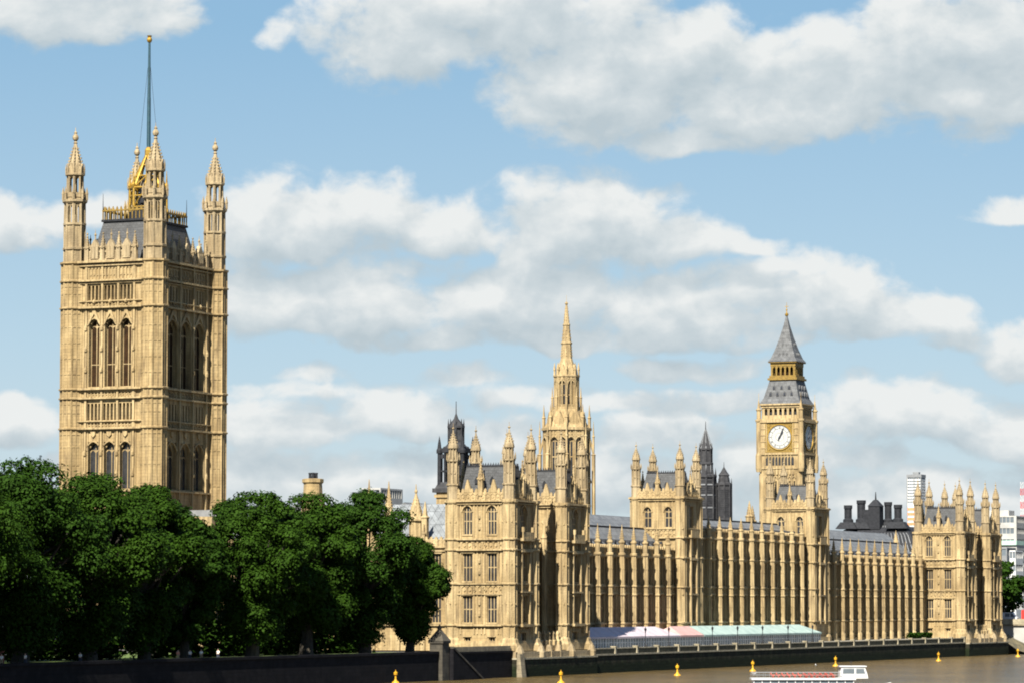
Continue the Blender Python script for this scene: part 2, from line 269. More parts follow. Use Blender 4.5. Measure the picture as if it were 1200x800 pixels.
class MB:
    def __init__(s): s.v = []; s.f = []
    def add(s, vs, fs):
        b = len(s.v); s.v += vs; s.f += [tuple(b + i for i in f) for f in fs]
    def quad(s, a, b, c, d): s.add([a, b, c, d], [(0, 1, 2, 3)])
    def box(s, x0, x1, y0, y1, z0, z1):
        s.add([(x0, y0, z0), (x1, y0, z0), (x1, y1, z0), (x0, y1, z0), (x0, y0, z1), (x1, y0, z1), (x1, y1, z1), (x0, y1, z1)],
              [(0, 3, 2, 1), (4, 5, 6, 7), (0, 1, 5, 4), (1, 2, 6, 5), (2, 3, 7, 6), (3, 0, 4, 7)])
    def fbox(s, fr, u0, u1, d0, d1, z0, z1):
        q = [fr.p(u, d, z) for z in (z0, z1) for (u, d) in ((u0, d1), (u1, d1), (u1, d0), (u0, d0))]
        s.add(q, [(3, 2, 1, 0), (4, 5, 6, 7), (0, 1, 5, 4), (1, 2, 6, 5), (2, 3, 7, 6), (3, 0, 4, 7)])
    def prism(s, prof, n, cx=0, cy=0, rot=0.0, cap0=True, cap1=True, sx=1.0, sy=1.0):
        """profile [(r, z), ...] bottom to top turned into an n-gon solid"""
        b = len(s.v); k = len(prof)
        for (r, z) in prof:
            for i in range(n):
                a = rot + 2 * PI * i / n
                s.v.append((cx + r * math.cos(a) * sx, cy + r * math.sin(a) * sy, z))
        for j in range(k - 1):
            for i in range(n):
                i2 = (i + 1) % n
                s.f.append((b + j * n + i, b + j * n + i2, b + (j + 1) * n + i2, b + (j + 1) * n + i))
        if cap0: s.f.append(tuple(b + i for i in reversed(range(n))))
        if cap1: s.f.append(tuple(b + (k - 1) * n + i for i in range(n)))
    def oct(s, prof, cx=0, cy=0, **k): s.prism(prof, 8, cx, cy, PI / 8, **k)
    def sq(s, prof, cx=0, cy=0, **k): s.prism([(r * math.sqrt(2), z) for r, z in prof], 4, cx, cy, PI / 4, **k)
    def frustum(s, x0, x1, y0, y1, z0, X0, X1, Y0, Y1, z1):
        s.add([(x0, y0, z0), (x1, y0, z0), (x1, y1, z0), (x0, y1, z0), (X0, Y0, z1), (X1, Y0, z1), (X1, Y1, z1), (X0, Y1, z1)],
              [(0, 3, 2, 1), (4, 5, 6, 7), (0, 1, 5, 4), (1, 2, 6, 5), (2, 3, 7, 6), (3, 0, 4, 7)])
    def tube(s, a, b, r0, r1=None, n=8):
        r1 = r0 if r1 is None else r1
        a = Vector(a); b = Vector(b); d = (b - a).normalized()
        t = d.cross(Vector((0, 0, 1)) if abs(d.z) < .9 else Vector((1, 0, 0))).normalized(); w = d.cross(t)
        k = len(s.v)
        for c, r in ((a, r0), (b, r1)):
            for i in range(n):
                q = c + t * (r * math.cos(2 * PI * i / n)) + w * (r * math.sin(2 * PI * i / n)); s.v.append(tuple(q))
        for i in range(n):
            j = (i + 1) % n; s.f.append((k + i, k + n + i, k + n + j, k + j))
        s.f.append(tuple(k + i for i in range(n))); s.f.append(tuple(k + n + i for i in reversed(range(n))))
    def extrude(s, pts, fr, d0, d1):
        """polygon [(u, z)] (counter-clockwise seen from outside) between depths d0 < d1"""
        n = len(pts); b = len(s.v)
        s.v += [fr.p(u, d1, z) for u, z in pts] + [fr.p(u, d0, z) for u, z in pts]
        s.f.append(tuple(b + i for i in range(n))); s.f.append(tuple(b + n + i for i in reversed(range(n))))
        for i in range(n):
            j = (i + 1) % n; s.f.append((b + i, b + n + i, b + n + j, b + j))
    def ring(s, x0, x1, y0, y1, out, z0, z1, inn=0.15):
        """string course round a rectangle: four boxes butted end to end"""
        s.box(x0 - out, x1 + out, y0 - out, y0 + inn, z0, z1); s.box(x0 - out, x1 + out, y1 - inn, y1 + out, z0, z1)
        s.box(x0 - out, x0 + inn, y0 + inn, y1 - inn, z0, z1); s.box(x1 - inn, x1 + out, y0 + inn, y1 - inn, z0, z1)
    def wall(s, fr, u0, u1, z0, z1, holes=(), depth=0.7):
        us = sorted({u0, u1, *[h[0] for h in holes], *[h[1] for h in holes]}); zs = sorted({z0, z1, *[h[2] for h in holes], *[h[3] for h in holes]})
        for i in range(len(us) - 1):
            for j in range(len(zs) - 1):
                um = (us[i] + us[i + 1]) / 2; zm = (zs[j] + zs[j + 1]) / 2
                if any(h[0] < um < h[1] and h[2] < zm < h[3] for h in holes): continue
                s.quad(fr.p(us[i], 0, zs[j]), fr.p(us[i + 1], 0, zs[j]), fr.p(us[i + 1], 0, zs[j + 1]), fr.p(us[i], 0, zs[j + 1]))
        for a, b, c, d in [h[:4] for h in holes]:
            P = fr.p
            s.quad(P(a, 0, c), P(a, 0, d), P(a, -depth, d), P(a, -depth, c)); s.quad(P(b, 0, d), P(b, 0, c), P(b, -depth, c), P(b, -depth, d))
            s.quad(P(b, 0, c), P(a, 0, c), P(a, -depth, c), P(b, -depth, c)); s.quad(P(a, 0, d), P(b, 0, d), P(b, -depth, d), P(a, -depth, d))
    def build(s, name, m, parent=None, loc=None, smooth=False, off=None):
        me = bpy.data.meshes.new(name)
        v = s.v
        if off is not None: v = [(a - off[0], b - off[1], c - off[2]) for a, b, c in v]
        me.from_pydata(v, [], s.f); me.materials.append(m)
        if smooth: me.polygons.foreach_set('use_smooth', [True] * len(me.polygons))
        me.update()
        o = bpy.data.objects.new(name, me); COL.objects.link(o)
        if parent is not None: o.parent = parent
        if loc is not None: o.location = loc
        return o

def tag(o, label=None, cat=None, group=None, kind=None):
    if label: o['label'] = label
    if cat: o['category'] = cat
    if group: o['group'] = group
    if kind: o['kind'] = kind
    return o
class Thing:
    """an Empty at a thing's base; part() builds a mesh given in world coordinates as its child"""
    def __init__(s, name, label, cat, loc, group=None):
        s.e = bpy.data.objects.new(name, None); s.e.empty_display_size = 0.5; COL.objects.link(s.e); s.e.location = loc; s.loc = loc
        tag(s.e, label, cat, group)
    def part(s, name, mb, m, parent=None, **k):
        return mb.build(name, m, parent or s.e, off=s.loc, **k)
    def put(s, tmpl, x, y, z, rz=0.0, sc=None):
        c = copy_tree(tmpl, s.e); c.location = (x - s.loc[0], y - s.loc[1], z - s.loc[2]); c.rotation_euler = (0, 0, rz)
        if sc: c.scale = sc
        return c
USED = set()
CHILD = {}
def kids(o): return CHILD.get(o.name, [])
def copy_tree(o, parent=None):
    c = o.copy(); COL.objects.link(c); c.parent = parent
    lst = []
    for ch in kids(o):
        lst.append(copy_tree(ch, c))
    if lst: CHILD[c.name] = lst
    return c
TEMPL = []
def template(root, *subs):
    """registers a part built once; it and its sub-parts are deleted after all copies are made"""
    CHILD[root.name] = list(subs)
    for c in subs: c.parent = root
    TEMPL.append(root); return root
def copy_thing(src, loc, label, group=None):
    def rec(o, parent):
        c = o.copy(); COL.objects.link(c); c.parent = parent
        for ch in [q for q in ALLOBJ if q.parent == o]: rec(ch, c)
        return c
    ALLOBJ = list(COL.objects)
    c = rec(src, None); c.location = loc; c['label'] = label
    if group: c['group'] = group
    return c

# ---- window templates: face -Y, origin at the foot of the opening, middle, on the wall plane
def arch_pts(w, h, spring, n=7):
    """outline of a pointed arch opening, from right foot over the top to the left foot"""
    a = w / 2; rise = h - spring
    r = (a * a + rise * rise) / (2 * a)
    pts = []
    for i in range(n + 1):       # right side: circle centred at (a - r, spring)
        t = math.asin(min(1, rise / r)) * i / n
        pts.append((a - r + r * math.cos(t), spring + r * math.sin(t)))
    pts[-1] = (0.0, h)
    return pts + [(-u, z) for u, z in reversed(pts[:-1])]
def make_window(name, w, h, lights, transoms, arch=False, bar=0.16, depth=0.30, glass=None, stone=None, edge=0.14):
    fr = Fr(0, 0, 1, 0); m = MB(); d0, d1 = -depth - 0.18, -depth
    a = w / 2
    m.fbox(fr, -a, -a + edge, d0, d1, 0, h); m.fbox(fr, a - edge, a, d0, d1, 0, h)
    m.fbox(fr, -a - 0.15, a + 0.15, -0.2, 0.16, -0.28, 0.0)                      # sill
    for i in range(1, lights):
        u = -a + w * i / lights; m.fbox(fr, u - bar / 2, u + bar / 2, d0 + .01, d1 - .01, 0, h)
    for t in transoms: m.fbox(fr, -a + .01, a - .01, d0 + .02, d1 - .02, h * t - bar * .5, h * t + bar * .5)
    if arch:
        sp = h - w * 0.62
        pts = arch_pts(w - 2 * edge, h - edge, sp)
        half = [p for p in pts if p[0] >= -1e-6]
        for sgn in (1, -1):
            poly = [(sgn * a, sp), (sgn * a, h), (0.0, h)] + [(sgn * u, z) for u, z in reversed(half)]
            if sgn < 0: poly = poly[::-1]
            m.extrude(poly, fr, d0 + .005, d1 + .12)
        hood = arch_pts(w + .5, h + .25, sp)
        inn = arch_pts(w + .1, h + .05, sp)
        for i in range(len(hood) - 1):
            m.extrude([inn[i], hood[i], hood[i + 1], inn[i + 1]], fr, -.1, .2)
        for i in range(lights):                                                    # heads of the lights
            uc0 = -a + w * i / lights; uc1 = uc0 + w / lights; q = w / lights * .36
            m.extrude([(uc0, sp - q), (uc0 + q, sp), (uc0, sp)], fr, d0 + .03, d1 - .03)
            m.extrude([(uc1, sp - q), (uc1, sp), (uc1 - q, sp)], fr, d0 + .03, d1 - .03)
        m.fbox(fr, -a + .01, a - .01, d0 + .035, d1 - .035, sp, sp + bar * .8)
    else:
        for i in range(lights):                                                    # cusped corners at the heads
            uc0 = -a + w * i / lights; uc1 = uc0 + w / lights; q = w / lights * .34
            for hh in [h] + [h * t - bar * .5 for t in transoms]:
                m.extrude([(uc0, hh - q), (uc0 + q, hh), (uc0, hh)], fr, d0 + .03, d1 - .03)
                m.extrude([(uc1, hh - q), (uc1, hh), (uc1 - q, hh)], fr, d0 + .03, d1 - .03)
        m.fbox(fr, -a - .25, a + .25, -.1, .22, h + .1, h + .3)                       # label mould
    o = m.build(name, stone or STONE2)
    g = MB(); y = -depth - 0.1
    g.quad(fr.p(-a, y, 0), fr.p(a, y, 0), fr.p(a, y, h), fr.p(-a, y, h))
    p = g.build('pane', glass or GLASS)
    return template(o, p)

# ---- turrets, pinnacles
def crockets(m, prof_r0, z0, r1, z1, cx, cy, n, sides=8, size=.16, rot=PI / 8):
    for j in range(1, n + 1):
        t = j / (n + 1); r = prof_r0 + (r1 - prof_r0) * t; z = z0 + (z1 - z0) * t
        for i in range(sides):
            a = rot + 2 * PI * i / sides; q = size * (1 - .5 * t)
            x, y = cx + r * math.cos(a), cy + r * math.sin(a)
            m.box(x - q / 2, x + q / 2, y - q / 2, y + q / 2, z - q / 2, z + q * .7)
def make_turret(name, H, r, stone=None, stone2=None):
    """octagonal corner turret from the cornice up: panelled lower stage, narrower upper stage, ogee cap"""
    stone = stone or STONE2
    m = MB(); k = H / 12.6
    z = [0, 2.6 * k, 2.9 * k, 6.9 * k, 7.3 * k, 9.2 * k, 9.5 * k]
    m.oct([(r * 1.12, 0), (r * 1.12, 2.5 * k), (r * 1.3, 2.62 * k), (r * 1.3, 2.9 * k), (r * .84, 2.95 * k), (r * .84, 6.75 * k), (r * 1.2, 6.95 * k), (r * 1.2, 7.25 * k), (r * .62, 7.3 * k), (r * .62, 9.1 * k), (r * 1.0, 9.3 * k), (r * 1.0, 9.55 * k), (r * .5, 9.6 * k)], cap0=False)
    for i in range(8):                                                              # corner shafts with hollow panels between
        a = PI / 8 + i * PI / 4
        for (rr, w, za, zb) in ((r * .95, .26 * r, 2.85 * k, 6.9 * k), (r * .74, .22 * r, 7.2 * k, 9.3 * k)):
            m.prism([(w * .5, za), (w * .5, zb)], 6, rr * math.cos(a), rr * math.sin(a), a, cap0=False, cap1=False)
        x, y = r * 1.15 * math.cos(a), r * 1.15 * math.sin(a)
        m.prism([(.16 * r, 7.2 * k), (.16 * r, 7.8 * k), (.02, 8.5 * k)], 4, x, y, a, cap0=False)
        b = a + PI / 8; x, y = r * .80 * math.cos(b), r * .80 * math.sin(b)
        m.prism([(.17 * r, 4.7 * k), (.17 * r, 4.95 * k)], 4, x, y, b)               # transom of the blind panels
    o = m.build(name, stone)
    c = MB()
    c.oct([(r * .98, 9.5 * k), (r * .92, 9.9 * k), (r * .70, 10.5 * k), (r * .42, 11.2 * k), (r * .22, 11.9 * k), (r * .10, 12.6 * k), (r * .06, 12.75 * k)])
    crockets(c, r * .9, 10.0 * k, r * .15, 12.3 * k, 0, 0, 4, size=.22 * r)
    c.oct([(.05, 12.7 * k), (r * .26, 12.85 * k), (r * .26, 13.0 * k), (.05, 13.15 * k), (.04, 13.9 * k)])
    p = c.build('cap', stone2 or stone)
    return template(o, p)
def make_pinnacle(name, H, w, stone=None):
    m = MB()
    m.sq([(w * .5, 0), (w * .5, H * .42), (w * .66, H * .45), (w * .66, H * .48), (w * .40, H * .5), (w * .05, H * .93), (w * .05, H)], cap0=False)
    for s in range(4):
        a = s * PI / 2; x, y = w * .52 * math.cos(a), w * .52 * math.sin(a)
        m.prism([(w * .28, H * .42), (w * .2, H * .52), (.01, H * .64)], 4, x, y, a, cap0=False)
    crockets(m, w * .5, H * .5, w * .1, H * .92, 0, 0, 4, 4, w * .28, PI / 4)
    m.sq([(w * .05, H * .92), (w * .17, H * .94), (w * .17, H * .96), (w * .05, H * .98)])
    o = m.build(name, stone or STONE2); TEMPL.append(o); return o

def cresting(m, fr, u0, u1, z, h, pitch, wfrac=.55, d0=-.35, d1=-.05, point=.5):
    n = max(1, int(round((u1 - u0) / pitch))); p = (u1 - u0) / n; w = p * wfrac
    for i in range(n):
        c = u0 + p * (i + .5)
        m.extrude([(c - w / 2, z), (c + w / 2, z), (c + w / 2, z + h * (1 - point)), (c, z + h), (c - w / 2, z + h * (1 - point))], fr, d0, d1)
def ribs(m, fr, us, z0, z1, w=.22, d=.2):
    for u in us: m.fbox(fr, u - w / 2, u + w / 2, -.1, d, z0, z1)
def panels(m, fr, u0, u1, z0, z1, n, d=.2, w=.12):
    """a band of blind tracery: uprights with little arched heads and shields"""
    p = (u1 - u0) / n
    for i in range(n + 1):
        u = u0 + p * i; m.fbox(fr, u - w / 2, u + w / 2, -.1, d, z0, z1)
    for i in range(n):
        c = u0 + p * (i + .5); q = p * .5 - w / 2; hh = min(q, (z1 - z0) * .4)
        m.extrude([(c - q, z1), (c - q, z1 - hh), (c, z1 - hh * .15), (c + q, z1 - hh), (c + q, z1)], fr, -.1, d * .8)
        zc = z0 + (z1 - z0) * .35; s = min(q * .55, (z1 - z0) * .22)
        m.extrude([(c, zc - s), (c + s, zc), (c, zc + s), (c - s, zc)], fr, -.1, d * .9)

# ================================================================== SETTING
def structure(name, mb, m):
    o = mb.build(name, m); tag(o, kind='structure'); return o
g = MB(); g.quad((-9000, -900, 4.40), (-1.0, -900, 4.40), (-1.0, 336, 4.40), (-9000, 336, 4.40)); g.quad((-9000, 336, 4.40), (-1.0, 336, 4.40), (-700, 3000, 4.40), (-9000, 3000, 4.40)); g.quad((-9000, 3000, 4.40), (-700, 3000, 4.40), (9000, 6000, 4.40), (-9000, 14000, 4.40)); g.quad((-9000, 14000, 4.40), (9000, 6000, 4.40), (14000, 9000, 4.40), (6000, 16000, 4.40))
structure('ground', g, TARMAC)
g = MB(); g.quad((-60, -420, 4.404), (-5, -420, 4.404), (-5, -8, 4.404), (-60, -8, 4.404)); structure('lawn', g, GRASS)
g = MB(); g.quad((-5, -420, 4.404), (-1.4, -420, 4.404), (-1.4, -8, 4.404), (-5, -8, 4.404)); structure('riverside_path', g, PAVE)
g = MB(); g.quad((-10.1, 35, 4.55), (-0.4, 35, 4.55), (-0.4, 291, 4.55), (-10.1, 291, 4.55)); structure('terrace', g, PAVE)
g = MB(); g.quad((-9000, -2500, 0), (9000, -2500, 0), (9000, 9000, 0), (-9000, 9000, 0)); structure('water', g, WATER)

# ================================================================== RIVER FRONT OF THE PALACE
ZB = 4.6
ROW1, ROW2, ROW3 = (9.7, 14.4), (17.1, 22.0), (25.5, 30.6)
w_mull = make_window('window', 1.9, 4.7, 3, (.5,))
w_mull2 = make_window('window', 1.9, 4.9, 3, (.5,))
w_arch = make_window('window', 1.8, 5.1, 3, (.46,), arch=True)
w_base = make_window('window', 1.2, 1.5, 2, (), bar=.14)
w_orl1 = make_window('window', 3.0, 4.7, 4, (.5,), glass=GLASSB, bar=.2)
w_orl2 = make_window('window', 3.0, 4.9, 4, (.5,), glass=GLASSB, bar=.2)
w_orl3 = make_window('window', 2.8, 5.1, 4, (.46,), arch=True, glass=GLASSB)
w_bas3 = make_window('window', 2.4, 2.4, 3, (), glass=GLASS)
tur_big = make_turret('turret', 12.6, .96, STONEG)
tur_small = make_turret('turret', 10.5, 0.9, STONEG)
pin_mid = make_pinnacle('pinnacle', 6.6, .85)
pin_s = make_pinnacle('pinnacle', 3.4, .5)
def TAN(fr):    # rotation that turns a template facing -Y to face fr.n
    return math.atan2(fr.n[1], fr.n[0]) + PI / 2

def strings(m, rect, zs):
    for z, out, h in zs: m.ring(*rect, out * 1.35, z - h / 2, z + h / 2)

def pavilion():
    T = Thing('riverside_pavilion', 'near pavilion of honey stone with eight turrets rising beside the garden trees', 'palace pavilion', (0, 0, ZB), 'turreted pavilions ending the river front')
    A = (-12.7, -0.6, -0.1, 11.0); B = (-12.7, -0.6, 24.3, 35.5)     # the two towers
    wl = MB()
    for k, rect in enumerate((A, B)):
        st = MB(); pn = MB(); pp = MB()
        F = faces4(*rect); L = [rect[1] - rect[0], rect[3] - rect[2]] * 2
        for i, fr in enumerate(F):
            ho = []; c = L[i] / 2
            if i == 0 and k == 0:
                for u in (3.5, 8.3):
                    ho += [(u - .95, u + .95, *ROW1), (u - .95, u + .95, *ROW2), (u - .9, u + .9, *ROW3), (u - .6, u + .6, 5.5, 7.0)]
                    T.put(w_mull, *fr.p(u, 0, ROW1[0]), TAN(fr)); T.put(w_mull2, *fr.p(u, 0, ROW2[0]), TAN(fr)); T.put(w_arch, *fr.p(u, 0, ROW3[0]), TAN(fr)); T.put(w_base, *fr.p(u, 0, 5.5), TAN(fr))
            elif i == 1:
                ho += [(c - 1.5, c + 1.5, *ROW1), (c - 1.5, c + 1.5, *ROW2), (c - 1.4, c + 1.4, *ROW3), (c - 1.2, c + 1.2, 5.4, 7.8)]
                T.put(w_orl1, *fr.p(c, 0, ROW1[0]), TAN(fr)); T.put(w_orl2, *fr.p(c, 0, ROW2[0]), TAN(fr)); T.put(w_orl3, *fr.p(c, 0, ROW3[0]), TAN(fr)); T.put(w_bas3, *fr.p(c, 0, 5.4), TAN(fr))
                for s in (-1, 1):                                       # piers beside the windows, carrying a balcony
                    u = c + s * 1.85; pn.fbox(fr, u - .18, u + .18, -.1, .62, 8.6, 24.9)
                pn.fbox(fr, c - 2.6, c + 2.6, -.1, 1.15, 24.3, 24.8); pn.fbox(fr, c - 2.5, c + 2.5, .85, 1.05, 24.8, 25.9)
                pn.fbox(fr, c - 2.5, c + 2.5, -.1, 1.0, 8.9, 9.4); pn.fbox(fr, c - 2.4, c + 2.4, -.1, .8, 15.0, 15.3); pn.fbox(fr, c - 2.4, c + 2.4, -.1, .8, 22.3, 22.6)
                for s in (-1, 1):
                    u = c + s * 2.2; pn.fbox(fr, u - .25, u + .25, .7, 1.15, 25.9, 26.8)
            wl.wall(fr, 0, L[i], ZB, 31.4, ho)
            if (i == 0) or i == 1 or (i == 2 and k == 1):
                panels(pn, fr, 1.4, L[i] - 1.4, 22.95, 24.35, 9); panels(pn, fr, 1.4, L[i] - 1.4, 14.95, 16.35, 9)
                if i == 0 and k == 0:
                    ribs(pn, fr, (1.7, 2.2, 4.85, 5.5, 6.3, 6.95, 9.6, 10.1), 7.6, 31.2, .2, .18)
                    for zz in (11.5, 13.5, 19, 21, 27, 29):                   # niches with small figures between the windows
                        pn.prism([(.22, zz - .7), (.26, zz - .2), (.15, zz + .3), (.14, zz + .55), (.02, zz + .7)], 6, *fr.p(5.9, .12, 0)[:2])
                elif i == 0:
                    ribs(pn, fr, (2.2, 4.2, 6.2, 9.0), 9.4, 31.2, .2, .18)
                    c2 = 8.6; pn.extrude([(c2, 27.2), (c2 + .9, 28.2), (c2, 29.4), (c2 - .9, 28.2)], fr, -.1, .2)
                    pn.oct([(.9, ZB), (.9, 6.2), (.62, 6.6), (.62, 25.0), (.75, 25.2), (.5, 26.0), (.05, 28.3)], *fr.p(8.4, .35, 0)[:2])
                else: ribs(pn, fr, (1.6, 2.2, L[i] - 2.2, L[i] - 1.6), 7.6, 31.2, .2, .18)
            # parapet: cornice, open panels, cresting with two gablets
            pp.fbox(fr, 0.4, L[i] - .4, -.45, .02, 31.55, 33.0)
            panels(pp, fr, 1.2, L[i] - 1.2, 31.75, 32.85, 10, .14, .14)
            cresting(pp, fr, 1.2, L[i] - 1.2, 33.0, .75, .9, .6)
            for u in (L[i] * .29, L[i] * .71): pp.extrude([(u - .75, 33.0), (u + .75, 33.0), (u + .1, 35.3), (u - .1, 35.3)], fr, -.4, .08)
        strings(st, rect, [(31.45, .55, .3), (30.95, .3, .2), (24.6, .4, .3), (22.7, .45, .32), (16.6, .32, .24), (14.75, .25, .18), (9.2, .42, .34)])
        st.ring(*rect, .5, ZB, 6.0); st.ring(*rect, .3, 6.0, 6.4)
        # corner shafts, one solid from plinth to cornice
        for (x, y) in ((rect[0] + .5, rect[2] + .4), (rect[1] - .6, rect[2] + .4), (rect[1] - .6, rect[3] - .6), (rect[0] + .5, rect[3] - .6)):
            sh = MB(); r = 1.32
            prof = [(r * 1.55, ZB), (r * 1.55, 5.6), (r * 1.3, 6.1), (r * 1.22, 6.6), (r, 7.0)]
            for z in (9.2, 16.6, 22.7, 24.6): prof += [(r, z - .22), (r + .28, z - .1), (r + .28, z + .12), (r, z + .25)]
            prof += [(r, 30.8), (r + .3, 31.2), (r + .3, 31.7), (r, 31.75)]
            sh.oct(prof, x, y)
            for i in range(8):
                a = PI / 8 + i * PI / 4; sh.prism([(.12, 7.0), (.12, 31.0)], 4, x + r * math.cos(a), y + r * math.sin(a), a, cap0=False, cap1=False)
                for z in (12.9, 20.0, 27.6):
                    b = a + PI / 8; sh.prism([(.2, z), (.2, z + .22)], 4, x + r * .9 * math.cos(b), y + r * .9 * math.sin(b), b)
            T.part('corner_shaft', sh, STONE2)
            T.put(tur_big, x, y, 31.7)
        F = faces4(*rect)
        for i, fr in enumerate(F): T.put(pin_mid, *fr.p(L[i] / 2, -.2, 32.4), TAN(fr))
        x0, x1, y0, y1 = rect
        rf = MB(); rf.frustum(x0 + 1.3, x1 - 1.3, y0 + 1.3, y1 - 1.3, 31.5, x0 + 2.3, x1 - 2.3, y0 + 2.3, y1 - 2.3, 37.7)
        ro = T.part('roof', rf, SLATE)
        cr = MB()
        for fr, l in zip(faces4(x0 + 2.3, x1 - 2.3, y0 + 2.3, y1 - 2.3), [x1 - x0 - 4.6, y1 - y0 - 4.6] * 2):
            cr.fbox(fr, 0, l, -.15, 0.06, 37.68, 37.95); cresting(cr, fr, 0, l, 37.95, .5, .5, .35, -.1, -.02, .6)
            for u in (l * .3, l * .7): cr.extrude([(u - .35, 34.6), (u + .35, 34.6), (u + .35, 35.3), (u, 35.9), (u - .35, 35.3)], fr, .2, .75)
        T.part('roof_cresting', cr, IRON, ro)
        T.part('string_course', st, STONE2); T.part('tracery', pn, STONE2); T.part('parapet', pp, STONE2)
    st = MB(); pp = MB()
    # recessed centre between the towers
    fr = Fr(-6.0, 11.0, 0, 1); ho = []
    for u in (3.6, 9.7):
        ho += [(u - .95, u + .95, *ROW1), (u - .95, u + .95, *ROW2), (u - .9, u + .9, *ROW3)]
        T.put(w_mull, *fr.p(u, 0, ROW1[0]), TAN(fr)); T.put(w_mull2, *fr.p(u, 0, ROW2[0]), TAN(fr)); T.put(w_arch, *fr.p(u, 0, ROW3[0]), TAN(fr))
    wl.wall(fr, 0, 13.3, ZB, 31.6, ho); wl.wall(Fr(-12.7, 24.3, 0, -1), 0, 13.3, ZB, 31.6)
    wl.quad((-12.7, 11, 31.6), (-6, 11, 31.6), (-6, 24.3, 31.6), (-12.7, 24.3, 31.6))
    for z in (9.2, 16.6, 22.7, 24.6, 31.3): st.fbox(fr, 0.05, 13.25, -.1, .35, z - .16, z + .16)
    cresting(pp, fr, .6, 12.7, 31.6, 1.3, 1.1, .7)
    pl = MB(); pl.box(-5.9, -.3, 11.6, 23.8, ZB, 5.5)
    for y in (13.4, 15.6, 17.8, 20.0, 22.2): pl.sq([(.55, 5.5), (.55, 6.3), (.3, 6.5), (.24, 7.2), (.3, 7.6), (.1, 8.1)], -.9, y)
    T.part('plinth', pl, STONE2)
    rf = MB(); rf.frustum(-12.4, -6.3, 11.4, 24.0, 31.65, -10, -8.6, 11.4, 24.0, 36.2); T.part('roof', rf, SLATE)
    T.part('wall', wl, STONE); T.part('string_course', st, STONE2); T.part('parapet', pp, STONE2)
    return T
pav = pavilion()

def flat_window(w, h, lights, glass): return make_window('window', w, h, lights, (.5,), glass=glass, bar=.22)
w_bay1 = flat_window(4.3, 5.6, 4, GLASSR); w_bay2 = flat_window(4.3, 5.2, 4, GLASSB); w_bay0 = make_window('window', 2.6, 2.6, 3, (), glass=GLASSB); w_bay3 = make_window('window', 3.2, 2.9, 4, (), glass=GLASS)

def range_buttress(top, pin):
    """one river-front buttress: stepped octagonal shaft with a web to the wall, pinnacle as its sub-part"""
    m = MB(); r = .51
    prof = [(r * 1.4, ZB), (r * 1.4, 6.0), (r * 1.12, 6.4), (r, 6.8)]
    for z in (9.2, 14.9, 16.6) + ((22.7,) if top > 24 else ()): prof += [(r, z - .25), (r + .22, z - .1), (r + .22, z + .12), (r, z + .26)]
    prof += [(r, top - .5), (r + .26, top - .2), (r + .26, top + .15), (r * .95, top + .3)]
    m.oct(prof, .8, 0)
    m.box(-.45, .8, -.42, .42, ZB, top)
    for i in range(8):
        a = PI / 8 + i * PI / 4; m.prism([(.09, 6.8), (.09, top - .4)], 4, .8 + r * math.cos(a), r * math.sin(a), a, cap0=False, cap1=False)
        for z in (12.4, 20.0): b = a + PI / 8; m.prism([(.14, z), (.14, z + .2)], 4, .8 + r * .9 * math.cos(b), r * .9 * math.sin(b), b)
    o = m.build('buttress', STONE2)
    p = MB(); z = top + .25; h = pin - z; q = r * .86
    q *= 1.12; p.oct([(q, z), (q, z + h * .32), (q * 1.3, z + h * .36), (q * 1.3, z + h * .40), (q * .85, z + h * .43), (q * .55, z + h * .62), (q * .18, z + h * .9), (.04, z + h)], .8, 0)
    crockets(p, q * .85, z + h * .45, q * .25, z + h * .85, .8, 0, 4, size=.22)
    pp = p.build('pinnacle', STONE2)
    return template(o, pp)
but_low = range_buttress(23.0, 28.9); but_high = range_buttress(27.2, 31.9)

